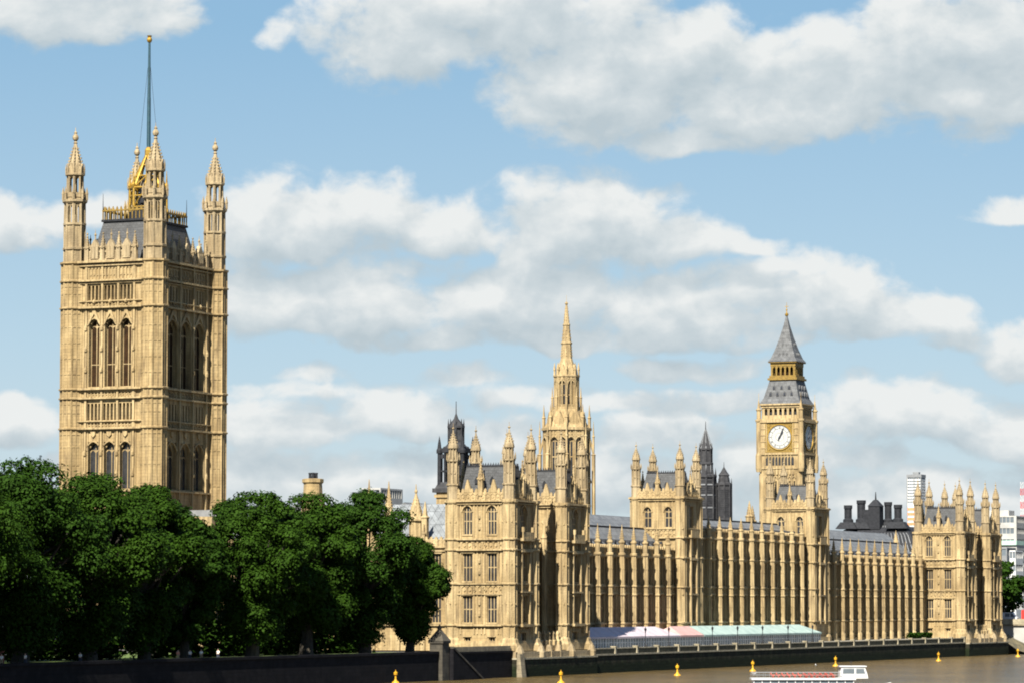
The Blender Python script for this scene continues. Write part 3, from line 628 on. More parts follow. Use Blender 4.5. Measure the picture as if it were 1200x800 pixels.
def river_range(label, y0, y1, ys, high):
    T = Thing('river_range', label, 'palace wing', (-10.2, (y0 + y1) / 2, ZB), 'ranges of the river front')
    top = 27.1 if high else 22.7
    fr = Fr(-10.2, y0, 0, 1); wl = MB(); st = MB(); pn = MB(); ho = []
    edges = [y0] + [y for y in ys] + [y1]
    for a, b in zip(edges[:-1], edges[1:]):
        if b - a < 5.0: continue
        c = (a + b) / 2 - y0; pn = MB(); pq = MB()
        ho += [(c - 1.3, c + 1.3, 5.4, 8.0), (c - 2.15, c + 2.15, 9.5, 15.1), (c - 2.15, c + 2.15, 17.0, 22.2)]
        T.put(w_bay0, *fr.p(c, 0, 5.4), TAN(fr)); T.put(w_bay1, *fr.p(c, 0, 9.5), TAN(fr)); T.put(w_bay2, *fr.p(c, 0, 17.0), TAN(fr))
        if high: ho.append((c - 1.6, c + 1.6, 23.4, 26.3)); T.put(w_bay3, *fr.p(c, 0, 23.4), TAN(fr))
        panels(pn, fr, c - 2.3, c + 2.3, 15.35, 16.4, 6, .16, .16)
        panels(pq, fr, c - 2.4, c + 2.4, top + .3, top + 1.3, 7, .1, .16); T.part('tracery', pn, STONE2); T.part('tracery', pq, STONE2)
    wl.wall(fr, 0, y1 - y0, ZB, top, ho)
    wl.wall(Fr(-24, y1, 0, -1), 0, y1 - y0, ZB, top); wl.wall(Fr(-24, y0, 1, 0), 0, 13.8, ZB, top); wl.wall(Fr(-10.2, y1, -1, 0), 0, 13.8, ZB, top)
    for z, d, h in ((top - .05, .5, .36), (top + 1.5, .25, .2), (16.6, .34, .24), (15.1, .28, .18), (9.2, .45, .34)) + (((22.7, .36, .3),) if high else ()):
        st.fbox(fr, .05, y1 - y0 - .05, -.12, d, z - h / 2, z + h / 2)
    st.fbox(fr, .05, y1 - y0 - .05, -.1, .5, ZB, 5.2)
    pa = MB(); pa.fbox(fr, .05, y1 - y0 - .05, -.4, 0.02, top + .1, top + 1.42); cresting(pa, fr, .2, y1 - y0 - .2, top + 1.6, .6, 1.1, .5)
    for y in ys: T.put(but_high if high else but_low, -10.2, y, 0)
    rf = MB(); zr = top + (6.0 if not high else 4.4)
    P = [(-10.9, top + .2), (-17.0, zr), (-24, top + .2)]
    rf.add([(x, y, z) for y in (y0 + .3, y1 - .3) for x, z in P], [(0, 3, 4, 1), (1, 4, 5, 2), (0, 1, 2), (3, 5, 4), (0, 2, 5, 3)])
    ro = T.part('roof', rf, IRONROOF)
    rc = MB(); rc.box(-17.15, -16.85, y0 + .4, y1 - .4, zr - .1, zr + .25)
    n = int((y1 - y0) / 2.6)
    for i in range(n):
        y = y0 + 2 + (y1 - y0 - 4) * i / (n - 1); k = .35
        xx = -10.9 - 6.1 * k; zz = top + .2 + (zr - top - .2) * k
        rc.add([(xx + .9, y - .4, zz - .1), (xx + .9, y + .4, zz - .1), (xx + .9, y + .4, zz + .6), (xx + .9, y, zz + 1.1), (xx + .9, y - .4, zz + .6), (xx - .9, y - .4, zz + .6), (xx - .9, y, zz + 1.1), (xx - .9, y + .4, zz + .6)], [(0, 1, 2, 3, 4), (4, 3, 6, 5), (3, 2, 7, 6)])
    T.part('roof_vents', rc, IRON, ro)
    T.part('wall', wl, STONE); T.part('string_course', st, STONE2); T.part('parapet', pa, STONE2)
    return T
river_range('long buttressed stone range behind the lilac white marquee, nearest stretch of the river front', 35.8, 108.2, [63.3 + 6.5 * k for k in range(-4, 7)], False)
river_range('taller middle range of the river front between two turreted towers, behind the aqua marquee', 119.6, 194.3, [126.8 + 6.9 * k for k in range(10)], True)
river_range('farthest buttressed range of the river front, ending at the far pavilion', 205.4, 290.3, [231.99 + 6.46 * k for k in range(-3, 9)], False)

w_t3 = make_window('window', 1.7, 4.2, 2, (.46,), arch=True); w_t4 = make_window('window', 2.6, 4.4, 3, (.5,), glass=GLASSB)
def river_tower():
    T = Thing('riverside_tower', 'square stone tower with four turrets between the lilac white and aqua marquees', 'palace tower', (-14.1, 113.9, ZB), 'square towers of the river front')
    rect = (-19.6, -8.5, 108.4, 119.4); F = faces4(*rect); L = [11.1, 11.0] * 2
    wl = MB(); st = MB(); pn = MB(); pp = MB()
    for i, fr in enumerate(F):
        ho = []; c = L[i] / 2
        if i == 0:
            for u in (3.4, 8.0): ho.append((u - .85, u + .85, 29.1, 33.3)); T.put(w_t3, *fr.p(u, 0, 29.1), TAN(fr))
        if i == 1:
            for z in (9.8, 17.2, 23.1, 29.0):
                if z == 23.1: continue
                ho.append((c - 1.3, c + 1.3, z, z + 4.4)); T.put(w_t4, *fr.p(c, 0, z), TAN(fr))
            for s in (-1, 1): pn.fbox(fr, c + s * 1.75 - .26, c + s * 1.75 + .26, -.1, .7, 8.6, 27.5)
            pn.fbox(fr, c - 2.3, c + 2.3, -.1, .95, 26.9, 27.4); pn.fbox(fr, c - 2.2, c + 2.2, .7, .9, 27.4, 28.5); pn.fbox(fr, c - 2.2, c + 2.2, -.1, .75, 14.9, 15.3); pn.fbox(fr, c - 2.2, c + 2.2, -.1, .75, 22.2, 22.6)
        wl.wall(fr, 0, L[i], ZB, 35.2, ho)
        ribs(pn, fr, (1.5, 2.1, 5.2, 5.8, L[i] - 2.1, L[i] - 1.5) if i != 1 else (1.5, 2.1, 8.9, 9.5), 27.3, 35.0, .18, .16)
        panels(pn, fr, 1.3, L[i] - 1.3, 27.3, 28.6, 9)
        if i < 2: panels(pn, fr, 1.3, L[i] - 1.3, 15.3, 16.4, 9); panels(pn, fr, 1.3, L[i] - 1.3, 22.9, 24.2, 9)
        pp.fbox(fr, .4, L[i] - .4, -.45, .02, 35.35, 36.6); panels(pp, fr, 1.2, L[i] - 1.2, 35.5, 36.5, 9, .13, .14); cresting(pp, fr, 1.2, L[i] - 1.2, 36.6, .7, .9, .6)
        for u in (L[i] * .3, L[i] * .7): pp.extrude([(u - .6, 36.6), (u + .6, 36.6), (u + .08, 38.4), (u - .08, 38.4)], fr, -.4, .08)
        T.put(pin_mid, *fr.p(L[i] / 2, -.2, 35.9), TAN(fr), (.85, .85, .8))
    strings(st, rect, [(35.2, .5, .3), (34.7, .28, .18), (28.75, .25, .16), (26.9, .42, .3), (22.7, .38, .3), (16.6, .32, .24), (15.1, .26, .18), (9.2, .42, .34)])
    st.ring(*rect, .5, ZB, 5.6)
    for (x, y) in ((-19.0, 109.0), (-9.2, 109.0), (-9.2, 118.8), (-19.0, 118.8)):
        sh = MB(); r = 1.2
        prof = [(r * 1.35, ZB), (r * 1.35, 5.6), (r, 6.4)]
        for z in (9.2, 16.6, 22.7, 26.9): prof += [(r, z - .22), (r + .25, z - .1), (r + .25, z + .12), (r, z + .25)]
        prof += [(r, 34.6), (r + .28, 35.0), (r + .28, 35.45), (r, 35.5)]
        sh.oct(prof, x, y)
        for i in range(8):
            a = PI / 8 + i * PI / 4; sh.prism([(.11, 6.5), (.11, 34.8)], 4, x + r * math.cos(a), y + r * math.sin(a), a, cap0=False, cap1=False)
        T.part('corner_shaft', sh, STONE2); T.put(tur_small, x, y, 35.45)
    rf = MB(); rf.frustum(-18.4, -9.7, 109.7, 118.2, 35.3, -17.3, -10.8, 110.8, 117.1, 40.4); ro = T.part('roof', rf, SLATE)
    cr = MB()
    for fr, l in zip(faces4(-17.3, -10.8, 110.8, 117.1), [6.5, 6.3] * 2):
        cr.fbox(fr, 0, l, -.15, .06, 40.38, 40.6); cresting(cr, fr, 0, l, 40.6, .45, .5, .35, -.1, -.02, .6)
        for u in (l * .3, l * .7): cr.extrude([(u - .3, 37.5), (u + .3, 37.5), (u + .3, 38.1), (u, 38.6), (u - .3, 38.1)], fr, .2, .7)
    T.part('roof_cresting', cr, IRON, ro)
    T.part('wall', wl, STONE); T.part('string_course', st, STONE2); T.part('tracery', pn, STONE2); T.part('parapet', pp, STONE2)
    return T
rt = river_tower()

# ================================================================== GREAT SQUARE TOWER WITH FLAG POLE
w_v1 = make_window('window', 2.35, 13.0, 2, (.33,), arch=True, depth=.9, glass=WOODB, bar=.15, edge=.09)
w_v2 = make_window('window', 2.6, 9.0, 2, (.0,), arch=True, depth=.9, glass=GLASS, bar=.15, edge=.09)
w_v3 = make_window('window', 4.3, 13.0, 3, (.33,), arch=True, depth=.9, glass=WOODB, bar=.15, edge=.09)
w_v4 = make_window('window', 4.3, 9.0, 3, (.0,), arch=True, depth=.9, glass=GLASS, bar=.15, edge=.09)
def vt_turret():
    """open turret above the parapet: panelled stage, two tiers of open arches, ogee cap and ball"""
    r = 2.02; m = MB()
    # local z 0 = 78.4 world
    m.oct([(r, 0), (r, 2.6), (r + .3, 2.8), (r + .3, 3.2), (r * .97, 3.3), (r * .97, 7.4), (r + .22, 7.6), (r + .22, 8.0), (r * .16, 8.02), (r * .16, 11.7), (r + .1, 11.75), (r + .42, 12.1), (r + .42, 12.5), (r * .86, 12.6), (r * .86, 13.9), (r * .13, 13.95), (r * .13, 16.9), (r * .72, 17.0), (r * .95, 17.3), (r * .95, 17.7), (r * .82, 17.8), (r * .82, 18.6)], cap0=False)
    for i in range(8):
        a = PI / 8 + i * PI / 4; c, s = math.cos(a), math.sin(a)
        m.prism([(.2, 0), (.2, 8.0)], 4, r * .98 * c, r * .98 * s, a, cap0=False)
        m.prism([(.34, 8.0), (.30, 11.75)], 5, r * .9 * c, r * .9 * s, a)
        m.prism([(.25, 13.9), (.22, 17.2)], 5, r * .72 * c, r * .72 * s, a)
        m.prism([(.26, 12.5), (.26, 13.6), (.32, 13.7), (.02, 15.1)], 4, (r + .28) * c, (r + .28) * s, a)
        m.prism([(.16, 17.7), (.18, 18.6), (.02, 19.6)], 4, r * .88 * c, r * .88 * s, a)
        b = a + PI / 8; cb, sb = math.cos(b), math.sin(b); q = r * math.cos(PI / 8)
        fr = Fr(q * .96 * cb, q * .96 * sb, -sb, cb); hw = r * math.sin(PI / 8) * .92
        m.fbox(fr, -.08, .08, -.2, .05, .2, 7.4)
        m.fbox(fr, -.09, .09, -.25, -.05, 8.0, 11.7)
        for (za, zb, k) in ((11.75, 10.7, 1), (17.2, 16.4, .8)):
            f2 = Fr(q * (.93 if k == 1 else .74) * cb, q * (.93 if k == 1 else .74) * sb, -sb, cb); h = hw * (1 if k == 1 else .8)
            for sg in (-1, 1):
                tri = [(sg * h, za), (sg * h, zb), (0.0, za)]
                m.extrude(tri if sg < 0 else tri[::-1], f2, -.3, 0)
        fr3 = Fr(q * .90 * cb, q * .90 * sb, -sb, cb)
        m.fbox(fr3, -hw * .9, hw * .9, -.2, .06, 13.0, 13.85)                        # balcony front
        fr4 = Fr(q * .86 * cb, q * .86 * sb, -sb, cb)
        m.extrude([(-hw * .75, 17.6), (hw * .75, 17.6), (0, 19.6)], fr4, -.5, .0)       # gablets round the cap
    o = m.build('turret', STONEG)
    c = MB()
    c.oct([(r * .80, 18.5), (r * .70, 19.2), (r * .50, 20.4), (r * .32, 21.8), (r * .2, 23.0), (r * .13, 23.6)])
    crockets(c, r * .78, 18.8, r * .2, 23.2, 0, 0, 6, size=.34)
    p1 = c.build('cap', STONEG)
    f = MB(); f.prism([(.26, 23.5), (.42, 23.7), (.2, 24.0), (.5, 24.3), (.62, 24.7), (.5, 25.1), (.25, 25.4), (.34, 25.7), (.08, 26.0), (.05, 26.7)], 10); p2 = f.build('finial', STONEG)
    return template(o, p1, p2)
t_vt = vt_turret(); pin_vt = make_pinnacle('pinnacle', 6.2, .95, STONEG)
def great_tower():
    CX = [(-97.0, 10.0), (-79.3, 10.0), (-79.3, 34.2), (-97.0, 34.2)]
    rect = (-97.3, -79.1, 9.1, 34.9)
    T = Thing('square_tower', 'tallest square stone tower at left with four open turrets and a flag pole', 'tower', (-88.15, 22.1, ZB))
    F = faces4(*rect); L = [18.2, 25.8] * 2
    wl = MB(); st = MB(); pn = MB(); pp = MB(); lo = MB()
    SA, SB = (5.45, 8.95, 12.45), (7.5, 12.9, 18.3)
    for i, fr in enumerate(F):
        c = L[i] / 2; us = SA if i % 2 == 0 else SB; ho = []
        hw1, hw2 = (1.175, 1.3) if i % 2 == 0 else (2.15, 2.15)
        for u in us:
            ho += [(u - hw1, u + hw1, 54.6, 67.6), (u - hw2, u + hw2, 35.0, 44.0)]
            T.put(w_v1 if i % 2 == 0 else w_v3, *fr.p(u, 0, 54.6), TAN(fr)); T.put(w_v2 if i % 2 == 0 else w_v4, *fr.p(u, 0, 35.0), TAN(fr))
            pitch = .88 if i % 2 == 0 else 1.25
            for (z0, z1) in ((48.2, 51.4), (71.2, 74.0)):                        # rows of slit openings, four over each window
                for k in range(4):
                    uu = u + (k - 1.5) * pitch * .92; ho.append((uu - .27, uu + .27, z0, z1))
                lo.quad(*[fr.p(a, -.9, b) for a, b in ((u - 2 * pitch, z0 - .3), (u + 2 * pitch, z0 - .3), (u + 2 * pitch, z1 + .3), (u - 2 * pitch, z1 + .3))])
            # crocketed canopy gables over the tall windows, shields under the lower ones
            pn.extrude([(u - hw1 - .3, 66.4), (u - hw1 - .05, 66.4), (u, 68.6), (u + hw1 + .05, 66.4), (u + hw1 + .3, 66.4), (u + .12, 69.6), (u - .12, 69.6)], fr, -.1, .35)
            pn.prism([(.3, 70.6), (.42, 70.9), (.1, 71.4)], 6, *fr.p(u, .3, 0)[:2])
            pn.extrude([(u - .5, 45.4), (u, 44.9), (u + .5, 45.4), (u + .5, 46.1), (u - .5, 46.1)], fr, -.1, .35)
        wl.wall(fr, 0, L[i], ZB, 78.9, ho, 1.3)
        mid = [(us[0] + us[1]) / 2, (us[1] + us[2]) / 2]; ends = [us[0] - (us[1] - us[0]) / 2, us[2] + (us[1] - us[0]) / 2]
        ribs(pn, fr, mid + ends, 30, 78.5, .42, .34 if i % 2 == 0 else .5)
        ribs(pn, fr, [x + s * .52 for x in mid + ends for s in (-1, 1)], 33, 46.2, .16, .2); ribs(pn, fr, [x + s * .5 for x in mid + ends for s in (-1, 1)], 54.4, 69.6, .16, .2)
        for x in mid + ends:
            for z in (58, 62, 66, 38, 42): pn.prism([(.25, z - .6), (.3, z), (.16, z + .5), (.02, z + .9)], 6, *fr.p(x, .42, 0)[:2])
        e0, e1 = ends[0] - .3, ends[1] + .3
        for (za, zb) in ((75.3, 77.5), (52.7, 53.9), (46.8, 47.9), (70.0, 70.9)): panels(pn, fr, e0, e1, za, zb, 15, .2, .18)
        # parapet: pierced panels, three gabled niches, pinnacles between
        p0, p1 = ends[0] - .4, ends[1] + .4
        pp.fbox(fr, p0, p1, -.5, -.12, 79.0, 79.9)
        n = 24
        for k in range(n + 1):
            u = p0 + (p1 - p0) * k / n; pp.fbox(fr, u - .11, u + .11, -.2, .12, 78.9, 80.6)
        pp.fbox(fr, p0, p1, -.2, .16, 80.4, 80.75); pp.fbox(fr, p0, p1, -.2, .2, 78.9, 79.2)
        cresting(pp, fr, p0, p1, 80.75, .5, .8, .55)
        for u in us:
            pp.fbox(fr, u - .85, u + .85, -.4, .4, 79.2, 81.5); pp.extrude([(u - 1.0, 81.5), (u + 1.0, 81.5), (u + .12, 82.9), (u - .12, 82.9)], fr, -.4, .42)
            pp.prism([(.16, 82.8), (.16, 83.6), (.28, 83.9), (.1, 84.2), (.03, 84.9)], 6, *fr.p(u, 0, 0)[:2])
            pp.fbox(fr, u - .1, u + .1, .3, .5, 79.5, 81.4); pp.fbox(fr, u - .8, u - .62, .3, .5, 79.5, 81.4); pp.fbox(fr, u + .62, u + .8, .3, .5, 79.5, 81.4)
        for u in mid + ends: T.put(pin_vt, *fr.p(u, 0.05, 78.8), TAN(fr), (.9, .9, .9))
    strings(st, rect, [(78.6, .75, .4), (77.9, .4, .25), (75.0, .6, .35), (74.5, .3, .2), (69.8, .62, .36), (71.0, .35, .2), (54.2, .62, .36), (52.4, .55, .3), (48.0, .42, .2), (46.6, .62, .34), (34.6, .45, .3), (29.9, .6, .4)])
    for (x, y) in CX:
        sh = MB(); r = 2.42
        prof = [(r, ZB)]
        for z in (29.9, 46.6, 52.4, 54.2, 69.8, 75.0): prof += [(r, z - .3), (r + .42, z - .12), (r + .42, z + .15), (r, z + .3)]
        prof += [(r, 78.1), (r + .4, 78.4), (r + .4, 78.75), (r * .92, 78.8)]
        sh.oct(prof, x, y)
        for i in range(8):
            a = PI / 8 + i * PI / 4; sh.prism([(.2, 25), (.2, 78.3)], 4, x + r * math.cos(a), y + r * math.sin(a), a, cap0=False, cap1=False)
            b = a + PI / 8; q = r * math.cos(PI / 8); fr = Fr(x + q * math.cos(b), y + q * math.sin(b), -math.sin(b), math.cos(b)); hw = r * math.sin(PI / 8)
            sh.fbox(fr, -.1, .1, -.1, .12, 30.3, 77.8)
            for z in (32.5, 36, 39.5, 43, 49.5, 57, 60, 63, 66, 72.4): sh.fbox(fr, -hw * .9, hw * .9, -.1, .09, z, z + .22)
            for z in (45.4, 51.2, 68.6, 73.8):
                for sg in (-1, 1): sh.extrude([(sg * hw * .5 - hw * .42, z), (sg * hw * .5 + hw * .42, z), (sg * hw * .5, z + .6)][::1], fr, -.1, .1)
        T.part('corner_shaft', sh, STONE); T.put(t_vt, x, y, 78.4)
    # iron roof, gilded cresting and the crown that carries the pole
    x0, x1, y0, y1 = -94.7, -81.5, 12.2, 31.4
    rf = MB(); rf.frustum(x0, x1, y0, y1, 78.5, x0 + .3, x1 - .3, y0 + .3, y1 - .3, 80.4); rf.frustum(x0 + .3, x1 - .3, y0 + .3, y1 - .3, 80.4, x0 + 1.8, x1 - 1.8, y0 + 1.8, y1 - 1.8, 86.9); ro = T.part('roof', rf, SLATE)
    cr = MB(); cg = MB()
    Q = (x0 + 1.6, x1 - 1.6, y0 + 1.6, y1 - 1.6)
    for fr, l in zip(faces4(*Q), [Q[1] - Q[0], Q[3] - Q[2]] * 2):
        cr.fbox(fr, 0, l, -.4, .2, 86.9, 87.3); cg.fbox(fr, .1, l - .1, -.3, .1, 88.9, 89.2)
        n = int(l / .8)
        for k in range(n + 1): u = .12 + (l - .24) * k / n; cg.fbox(fr, u - .09, u + .09, -.2, 0, 87.3, 88.9)
        cresting(cg, fr, .1, l - .1, 89.2, .7, .9, .5, -.2, -.05, .7)
        for u in (.1, l - .1): cr.tube(fr.p(u, -.1, 86.9), fr.p(u, -.1, 92.4), .12, .03, 6)
    T.part('roof_cresting', cg, GOLDP, ro); T.part('roof_gutter', cr, IRON, ro)
    cx, cy = -87.6, 22.1
    sg = MB(); sg.oct([(3.9, 87.0), (3.9, 89.4), (2.0, 89.5), (1.7, 94.0), (1.0, 96.5)], cx, cy); T.part('pole_base', sg, IRON)
    gl = MB()
    for i in range(8):
        a = PI / 8 + i * PI / 4; c, s = math.cos(a), math.sin(a)
        gl.tube((cx + 3.6 * c, cy + 3.6 * s, 89.3), (cx + 3.6 * c, cy + 3.6 * s, 94.2), .3, .22, 6)
        gl.prism([(.32, 94.1), (.42, 94.6), (.2, 95.2), (.04, 97.6)], 6, cx + 3.6 * c, cy + 3.6 * s)
        gl.tube((cx + 3.5 * c, cy + 3.5 * s, 94.0), (cx + .45 * c, cy + .45 * s, 100.8), .30, .2, 6)
        a2 = a + PI / 4; c2, s2 = math.cos(a2), math.sin(a2)
        for z, q, rr in ((94.0, 3.6, .22), (92.4, 3.6, .15), (90.2, 3.6, .15), (96.4, 2.45, .16), (98.6, 1.5, .14)): gl.tube((cx + q * c, cy + q * s, z), (cx + q * c2, cy + q * s2, z), rr, n=6)
        gl.tube((cx + 3.6 * c, cy + 3.6 * s, 94), (cx + 2.45 * c2, cy + 2.45 * s2, 96.4), .13, n=5); gl.tube((cx + 3.6 * c, cy + 3.6 * s, 90.2), (cx + 3.6 * c2, cy + 3.6 * s2, 94.0), .12, n=5)
    gl.prism([(.5, 100.2), (.75, 100.6), (.75, 101.6), (.45, 102.2)], 10, cx, cy)
    T.part('pole_crown', gl, GOLD)
    po = MB(); po.tube((cx, cy, 96), (cx, cy, 112), .44, .36, 10); po.tube((cx, cy, 112), (cx, cy, 123.0), .33, .22, 10); pole = T.part('flag_pole', po, POLE)
    fi = MB(); fi.prism([(.2, 122.9), (.42, 123.1), (.55, 123.5), (.42, 123.9), (.3, 124.0), (.5, 124.3), (.2, 124.4)], 10, cx, cy); T.part('pole_crown_finial', fi, GOLD, pole)
    sy = MB()
    for s in (-1, 1): sy.tube((cx + s * 3.4, cy, 90), (cx + s * .3, cy, 118), .035, n=4)
    T.part('stays', sy, IRON, pole)
    T.part('wall', wl, STONE); T.part('string_course', st, STONE2); T.part('tracery', pn, STONE2); T.part('parapet', pp, STONEG); T.part('slit_louvres', lo, GLASS)
great_tower()

# ================================================================== CLOCK TOWER
def clock_tower():
    x0, x1, y0, y1 = -78.5, -66.0, 358.0, 370.4
    T = Thing('clock_tower', 'tall clock tower with a white dial, gilded lantern and pointed grey iron roof', 'clock tower', ((x0 + x1) / 2, (y0 + y1) / 2, ZB))
    rect = (x0 + .35, x1 - .35, y0 + .35, y1 - .35); F = faces4(*rect); l = rect[1] - rect[0]
    sh = MB(); ri = MB(); ho = []
    for fr in F:
        ho = []
        cols = [l * (.5 + (k - 3) * .115) for k in range(7)]
        for u in cols:
            for zz in (14, 22, 30, 38, 44.2):
                ho.append((u - .2, u + .2, zz, zz + 3.6))
        sh.wall(fr, 0, l, ZB, 55.0, ho, .5)
        ribs(ri, fr, [l * (.5 + (k - 3.5) * .115) for k in range(8)], 8, 49.2, .22, .28)
        for z in (12.5, 20.5, 28.5, 36.5, 42.6): ri.fbox(fr, 1.2, l - 1.2, -.1, .36, z, z + .5)
        for u in cols: ri.extrude([(u - .5, 49.3), (u + .5, 49.3), (u + .5, 48.4), (u, 49.1), (u - .5, 48.4)][::-1], fr, -.1, .3)
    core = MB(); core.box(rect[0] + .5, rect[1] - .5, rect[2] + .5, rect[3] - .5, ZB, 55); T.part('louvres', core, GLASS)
    T.part('shaft', sh, STONE); 
    for (x, y) in ((rect[0] + .4, rect[2] + .4), (rect[1] - .4, rect[2] + .4), (rect[1] - .4, rect[3] - .4), (rect[0] + .4, rect[3] - .4)):
        ri.oct([(.95, ZB), (.95, 20.4), (1.1, 20.6), (.95, 21), (.95, 36.4), (1.1, 36.6), (.95, 37), (.95, 50.0)], x, y)
    T.part('shaft_ribs', ri, STONE2)
    # corbelled gallery and clock stage
    cs = MB(); cs.frustum(*rect, 49.6, x0 - .1, x1 + .1, y0 - .1, y1 + .1, 51.2)
    cs.box(x0 - .1, x1 + .1, y0 - .1, y1 + .1, 51.2, 55.4); cs.box(x0 + .1, x1 - .1, y0 + .1, y1 - .1, 55.4, 65.4)
    cs.ring(x0, x1, y0, y1, .45, 55.2, 55.8); cs.ring(x0, x1, y0, y1, .3, 51.2, 51.6); cs.ring(x0, x1, y0, y1, .6, 64.3, 65.0); cs.ring(x0, x1, y0, y1, .35, 65.0, 65.4)
    for fr in faces4(x0, x1, y0, y1):
        L = x1 - x0; ar = MB()
        for k in range(9):
            u = 2.0 + (L - 4.0) * (k + .5) / 9
            ar.extrude([(u - .36, 52.2), (u + .36, 52.2), (u + .36, 54.1), (u, 54.8), (u - .36, 54.1)], fr, -.02, .16)
            cs.fbox(fr, u - .64, u - .42, 0, .35, 51.6, 55.2)
            cs.extrude([(u - .3, 49.6), (u + .3, 49.6), (u + .3, 51.2), (u - .3, 51.2)], fr, -.8, .12)
        T.part('gallery_openings', ar, GLASS)
        for s in (1.35, L - 1.35):
            cs.fbox(fr, s - 1.1, s + 1.1, -.1, .28, 55.8, 64.3)
            for z in (57, 58.8, 60.6, 62.4): cs.fbox(fr, s - .9, s + .9, .2, .42, z, z + .25)
    T.part('clock_stage', cs, STONE2)
    # dials
    hubs = []
    for fr in faces4(x0, x1, y0, y1):
        c = (x1 - x0) / 2; zc = 60.15; Rd = 3.42
        fb = MB(); fb.fbox(fr, c - 4.05, c + 4.05, -.15, .10, zc - 4.05, zc + 4.05)
        for q in (4.05,):
            fb.fbox(fr, c - q - .25, c + q + .25, -.1, .34, zc + q, zc + q + .25); fb.fbox(fr, c - q - .25, c + q + .25, -.1, .34, zc - q - .25, zc - q)
            fb.fbox(fr, c - q - .25, c - q, -.1, .33, zc - q, zc + q); fb.fbox(fr, c + q, c + q + .25, -.1, .33, zc - q, zc + q)
        for sx in (-1, 1):
            for sz in (-1, 1):
                u, z = c + sx * 3.25, zc + sz * 3.25; fb.extrude([(u, z - .55), (u + .55, z), (u, z + .55), (u - .55, z)], fr, 0, .2)
        frame = T.part('clock_face', fb, GOLDP)
        def disc(m, r, d0, d1, n=48): m.extrude([(c + r * math.sin(-2 * PI * i / n), zc + r * math.cos(2 * PI * i / n)) for i in range(n)], fr, d0, d1)
        def annul(m, ra, rb, d0, d1, n=48):
            for i in range(n):
                a, b = -2 * PI * i / n, -2 * PI * (i + 1) / n
                pt = lambda r, t: (c + r * math.sin(t), zc + r * math.cos(t))
                m.extrude([pt(rb, a), pt(rb, b), pt(ra, b), pt(ra, a)], fr, d0, d1)
        d = MB(); disc(d, Rd, 0, .18); T.part('dial', d, OPAL, frame)
        d = MB(); annul(d, Rd, Rd + .28, 0.1, .36); T.part('dial_rim', d, GOLD, frame)
        d = MB(); annul(d, 2.36, 2.46, .15, .2); annul(d, 3.22, 3.34, .15, .2); annul(d, 1.1, 1.16, .15, .2); annul(d, .3, .36, .15, .2)
        for i in range(60):
            t = 2 * PI * i / 60; pt = lambda r, s: (c + r * math.sin(t) + s * math.cos(t), zc + r * math.cos(t) - s * math.sin(t))
            w = .05 if i % 5 else .09
            d.extrude([pt(3.0, -w), pt(3.0, w), pt(3.25, w), pt(3.25, -w)], fr, .15, .2)
        for i in range(24):
            t = 2 * PI * i / 24; pt = lambda r, s: (c + r * math.sin(t) + s * math.cos(t), zc + r * math.cos(t) - s * math.sin(t))
            d.extrude([pt(1.1, -.02), pt(1.1, .02), pt(2.4, .02), pt(2.4, -.02)], fr, .15, .19)
        for hnum, txt in enumerate(("XII", "I", "II", "III", "IV", "V", "VI", "VII", "VIII", "IX", "X", "XI")):   # numerals on the hour ring
            t = 2 * PI * hnum / 12; wd = {'I': .13, 'V': .26, 'X': .26}; tot = sum(wd[ch] for ch in txt); s0 = -tot / 2
            P = lambda s, r: (c + r * math.sin(t) + s * math.cos(t), zc + r * math.cos(t) - s * math.sin(t))
            def stroke(sa, ra, sb, rb, w):
                d.extrude([P(sa - w, ra), P(sa + w, ra), P(sb + w, rb), P(sb - w, rb)], fr, .15, .205)
            for ch in txt:
                s1 = s0 + wd[ch]; a, b = 2.52, 2.94
                if ch == 'I': stroke((s0 + s1) / 2, a, (s0 + s1) / 2, b, .035)
                if ch == 'V': stroke((s0 + s1) / 2, a, s0 + .05, b, .035); stroke((s0 + s1) / 2, a, s1 - .05, b, .022)
                if ch == 'X': stroke(s1 - .05, a, s0 + .05, b, .035); stroke(s0 + .05, a, s1 - .05, b, .022)
                s0 = s1
        T.part('numerals', d, INK, frame)
        for nm, ln, w, ang, dd, tail in (('hour_hand', 2.0, .26, R(32), .32, .6), ('minute_hand', 3.05, .15, R(24), .42, 1.0)):
            h = MB(); P = lambda r, s: (c + r * math.sin(ang) + s * math.cos(ang), zc + r * math.cos(ang) - s * math.sin(ang))
            h.extrude([P(-tail, -w), P(-tail, w), P(0, w * .9), P(ln * .8, w * .9), P(ln, 0), P(ln * .8, -w * .9), P(0, -w * .9)][::1], fr, dd - .08, dd)
            disc(h, .3, dd - .07, dd + .02, 12)
            T.part(nm, h, INK, frame)
    # belfry
    bf = MB(); X0, X1, Y0, Y1 = x0 + .7, x1 - .7, y0 + .7, y1 - .7
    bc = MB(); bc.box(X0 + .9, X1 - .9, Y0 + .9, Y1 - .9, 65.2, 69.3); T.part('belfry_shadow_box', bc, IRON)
    bf.ring(X0, X1, Y0, Y1, .05, 65.4, 66.4); bf.ring(X0, X1, Y0, Y1, .3, 68.5, 69.2, .6); bf.ring(X0, X1, Y0, Y1, .7, 69.2, 69.6, .6)
    for fr in faces4(X0, X1, Y0, Y1):
        L = X1 - X0
        for k in range(8):
            u = .5 + (L - 1.0) * k / 7; bf.fbox(fr, u - .3, u + .3, -.7, .06, 66.4, 68.5)
        for k in range(7):
            u0, u1 = .5 + (L - 1) * k / 7 + .3, .5 + (L - 1) * (k + 1) / 7 - .3; cc = (u0 + u1) / 2
            bf.extrude([(u0, 68.5), (u0, 67.9), (cc, 68.4), (u1, 67.9), (u1, 68.5)], fr, -.4, .0)
    T.part('belfry', bf, STONE2)
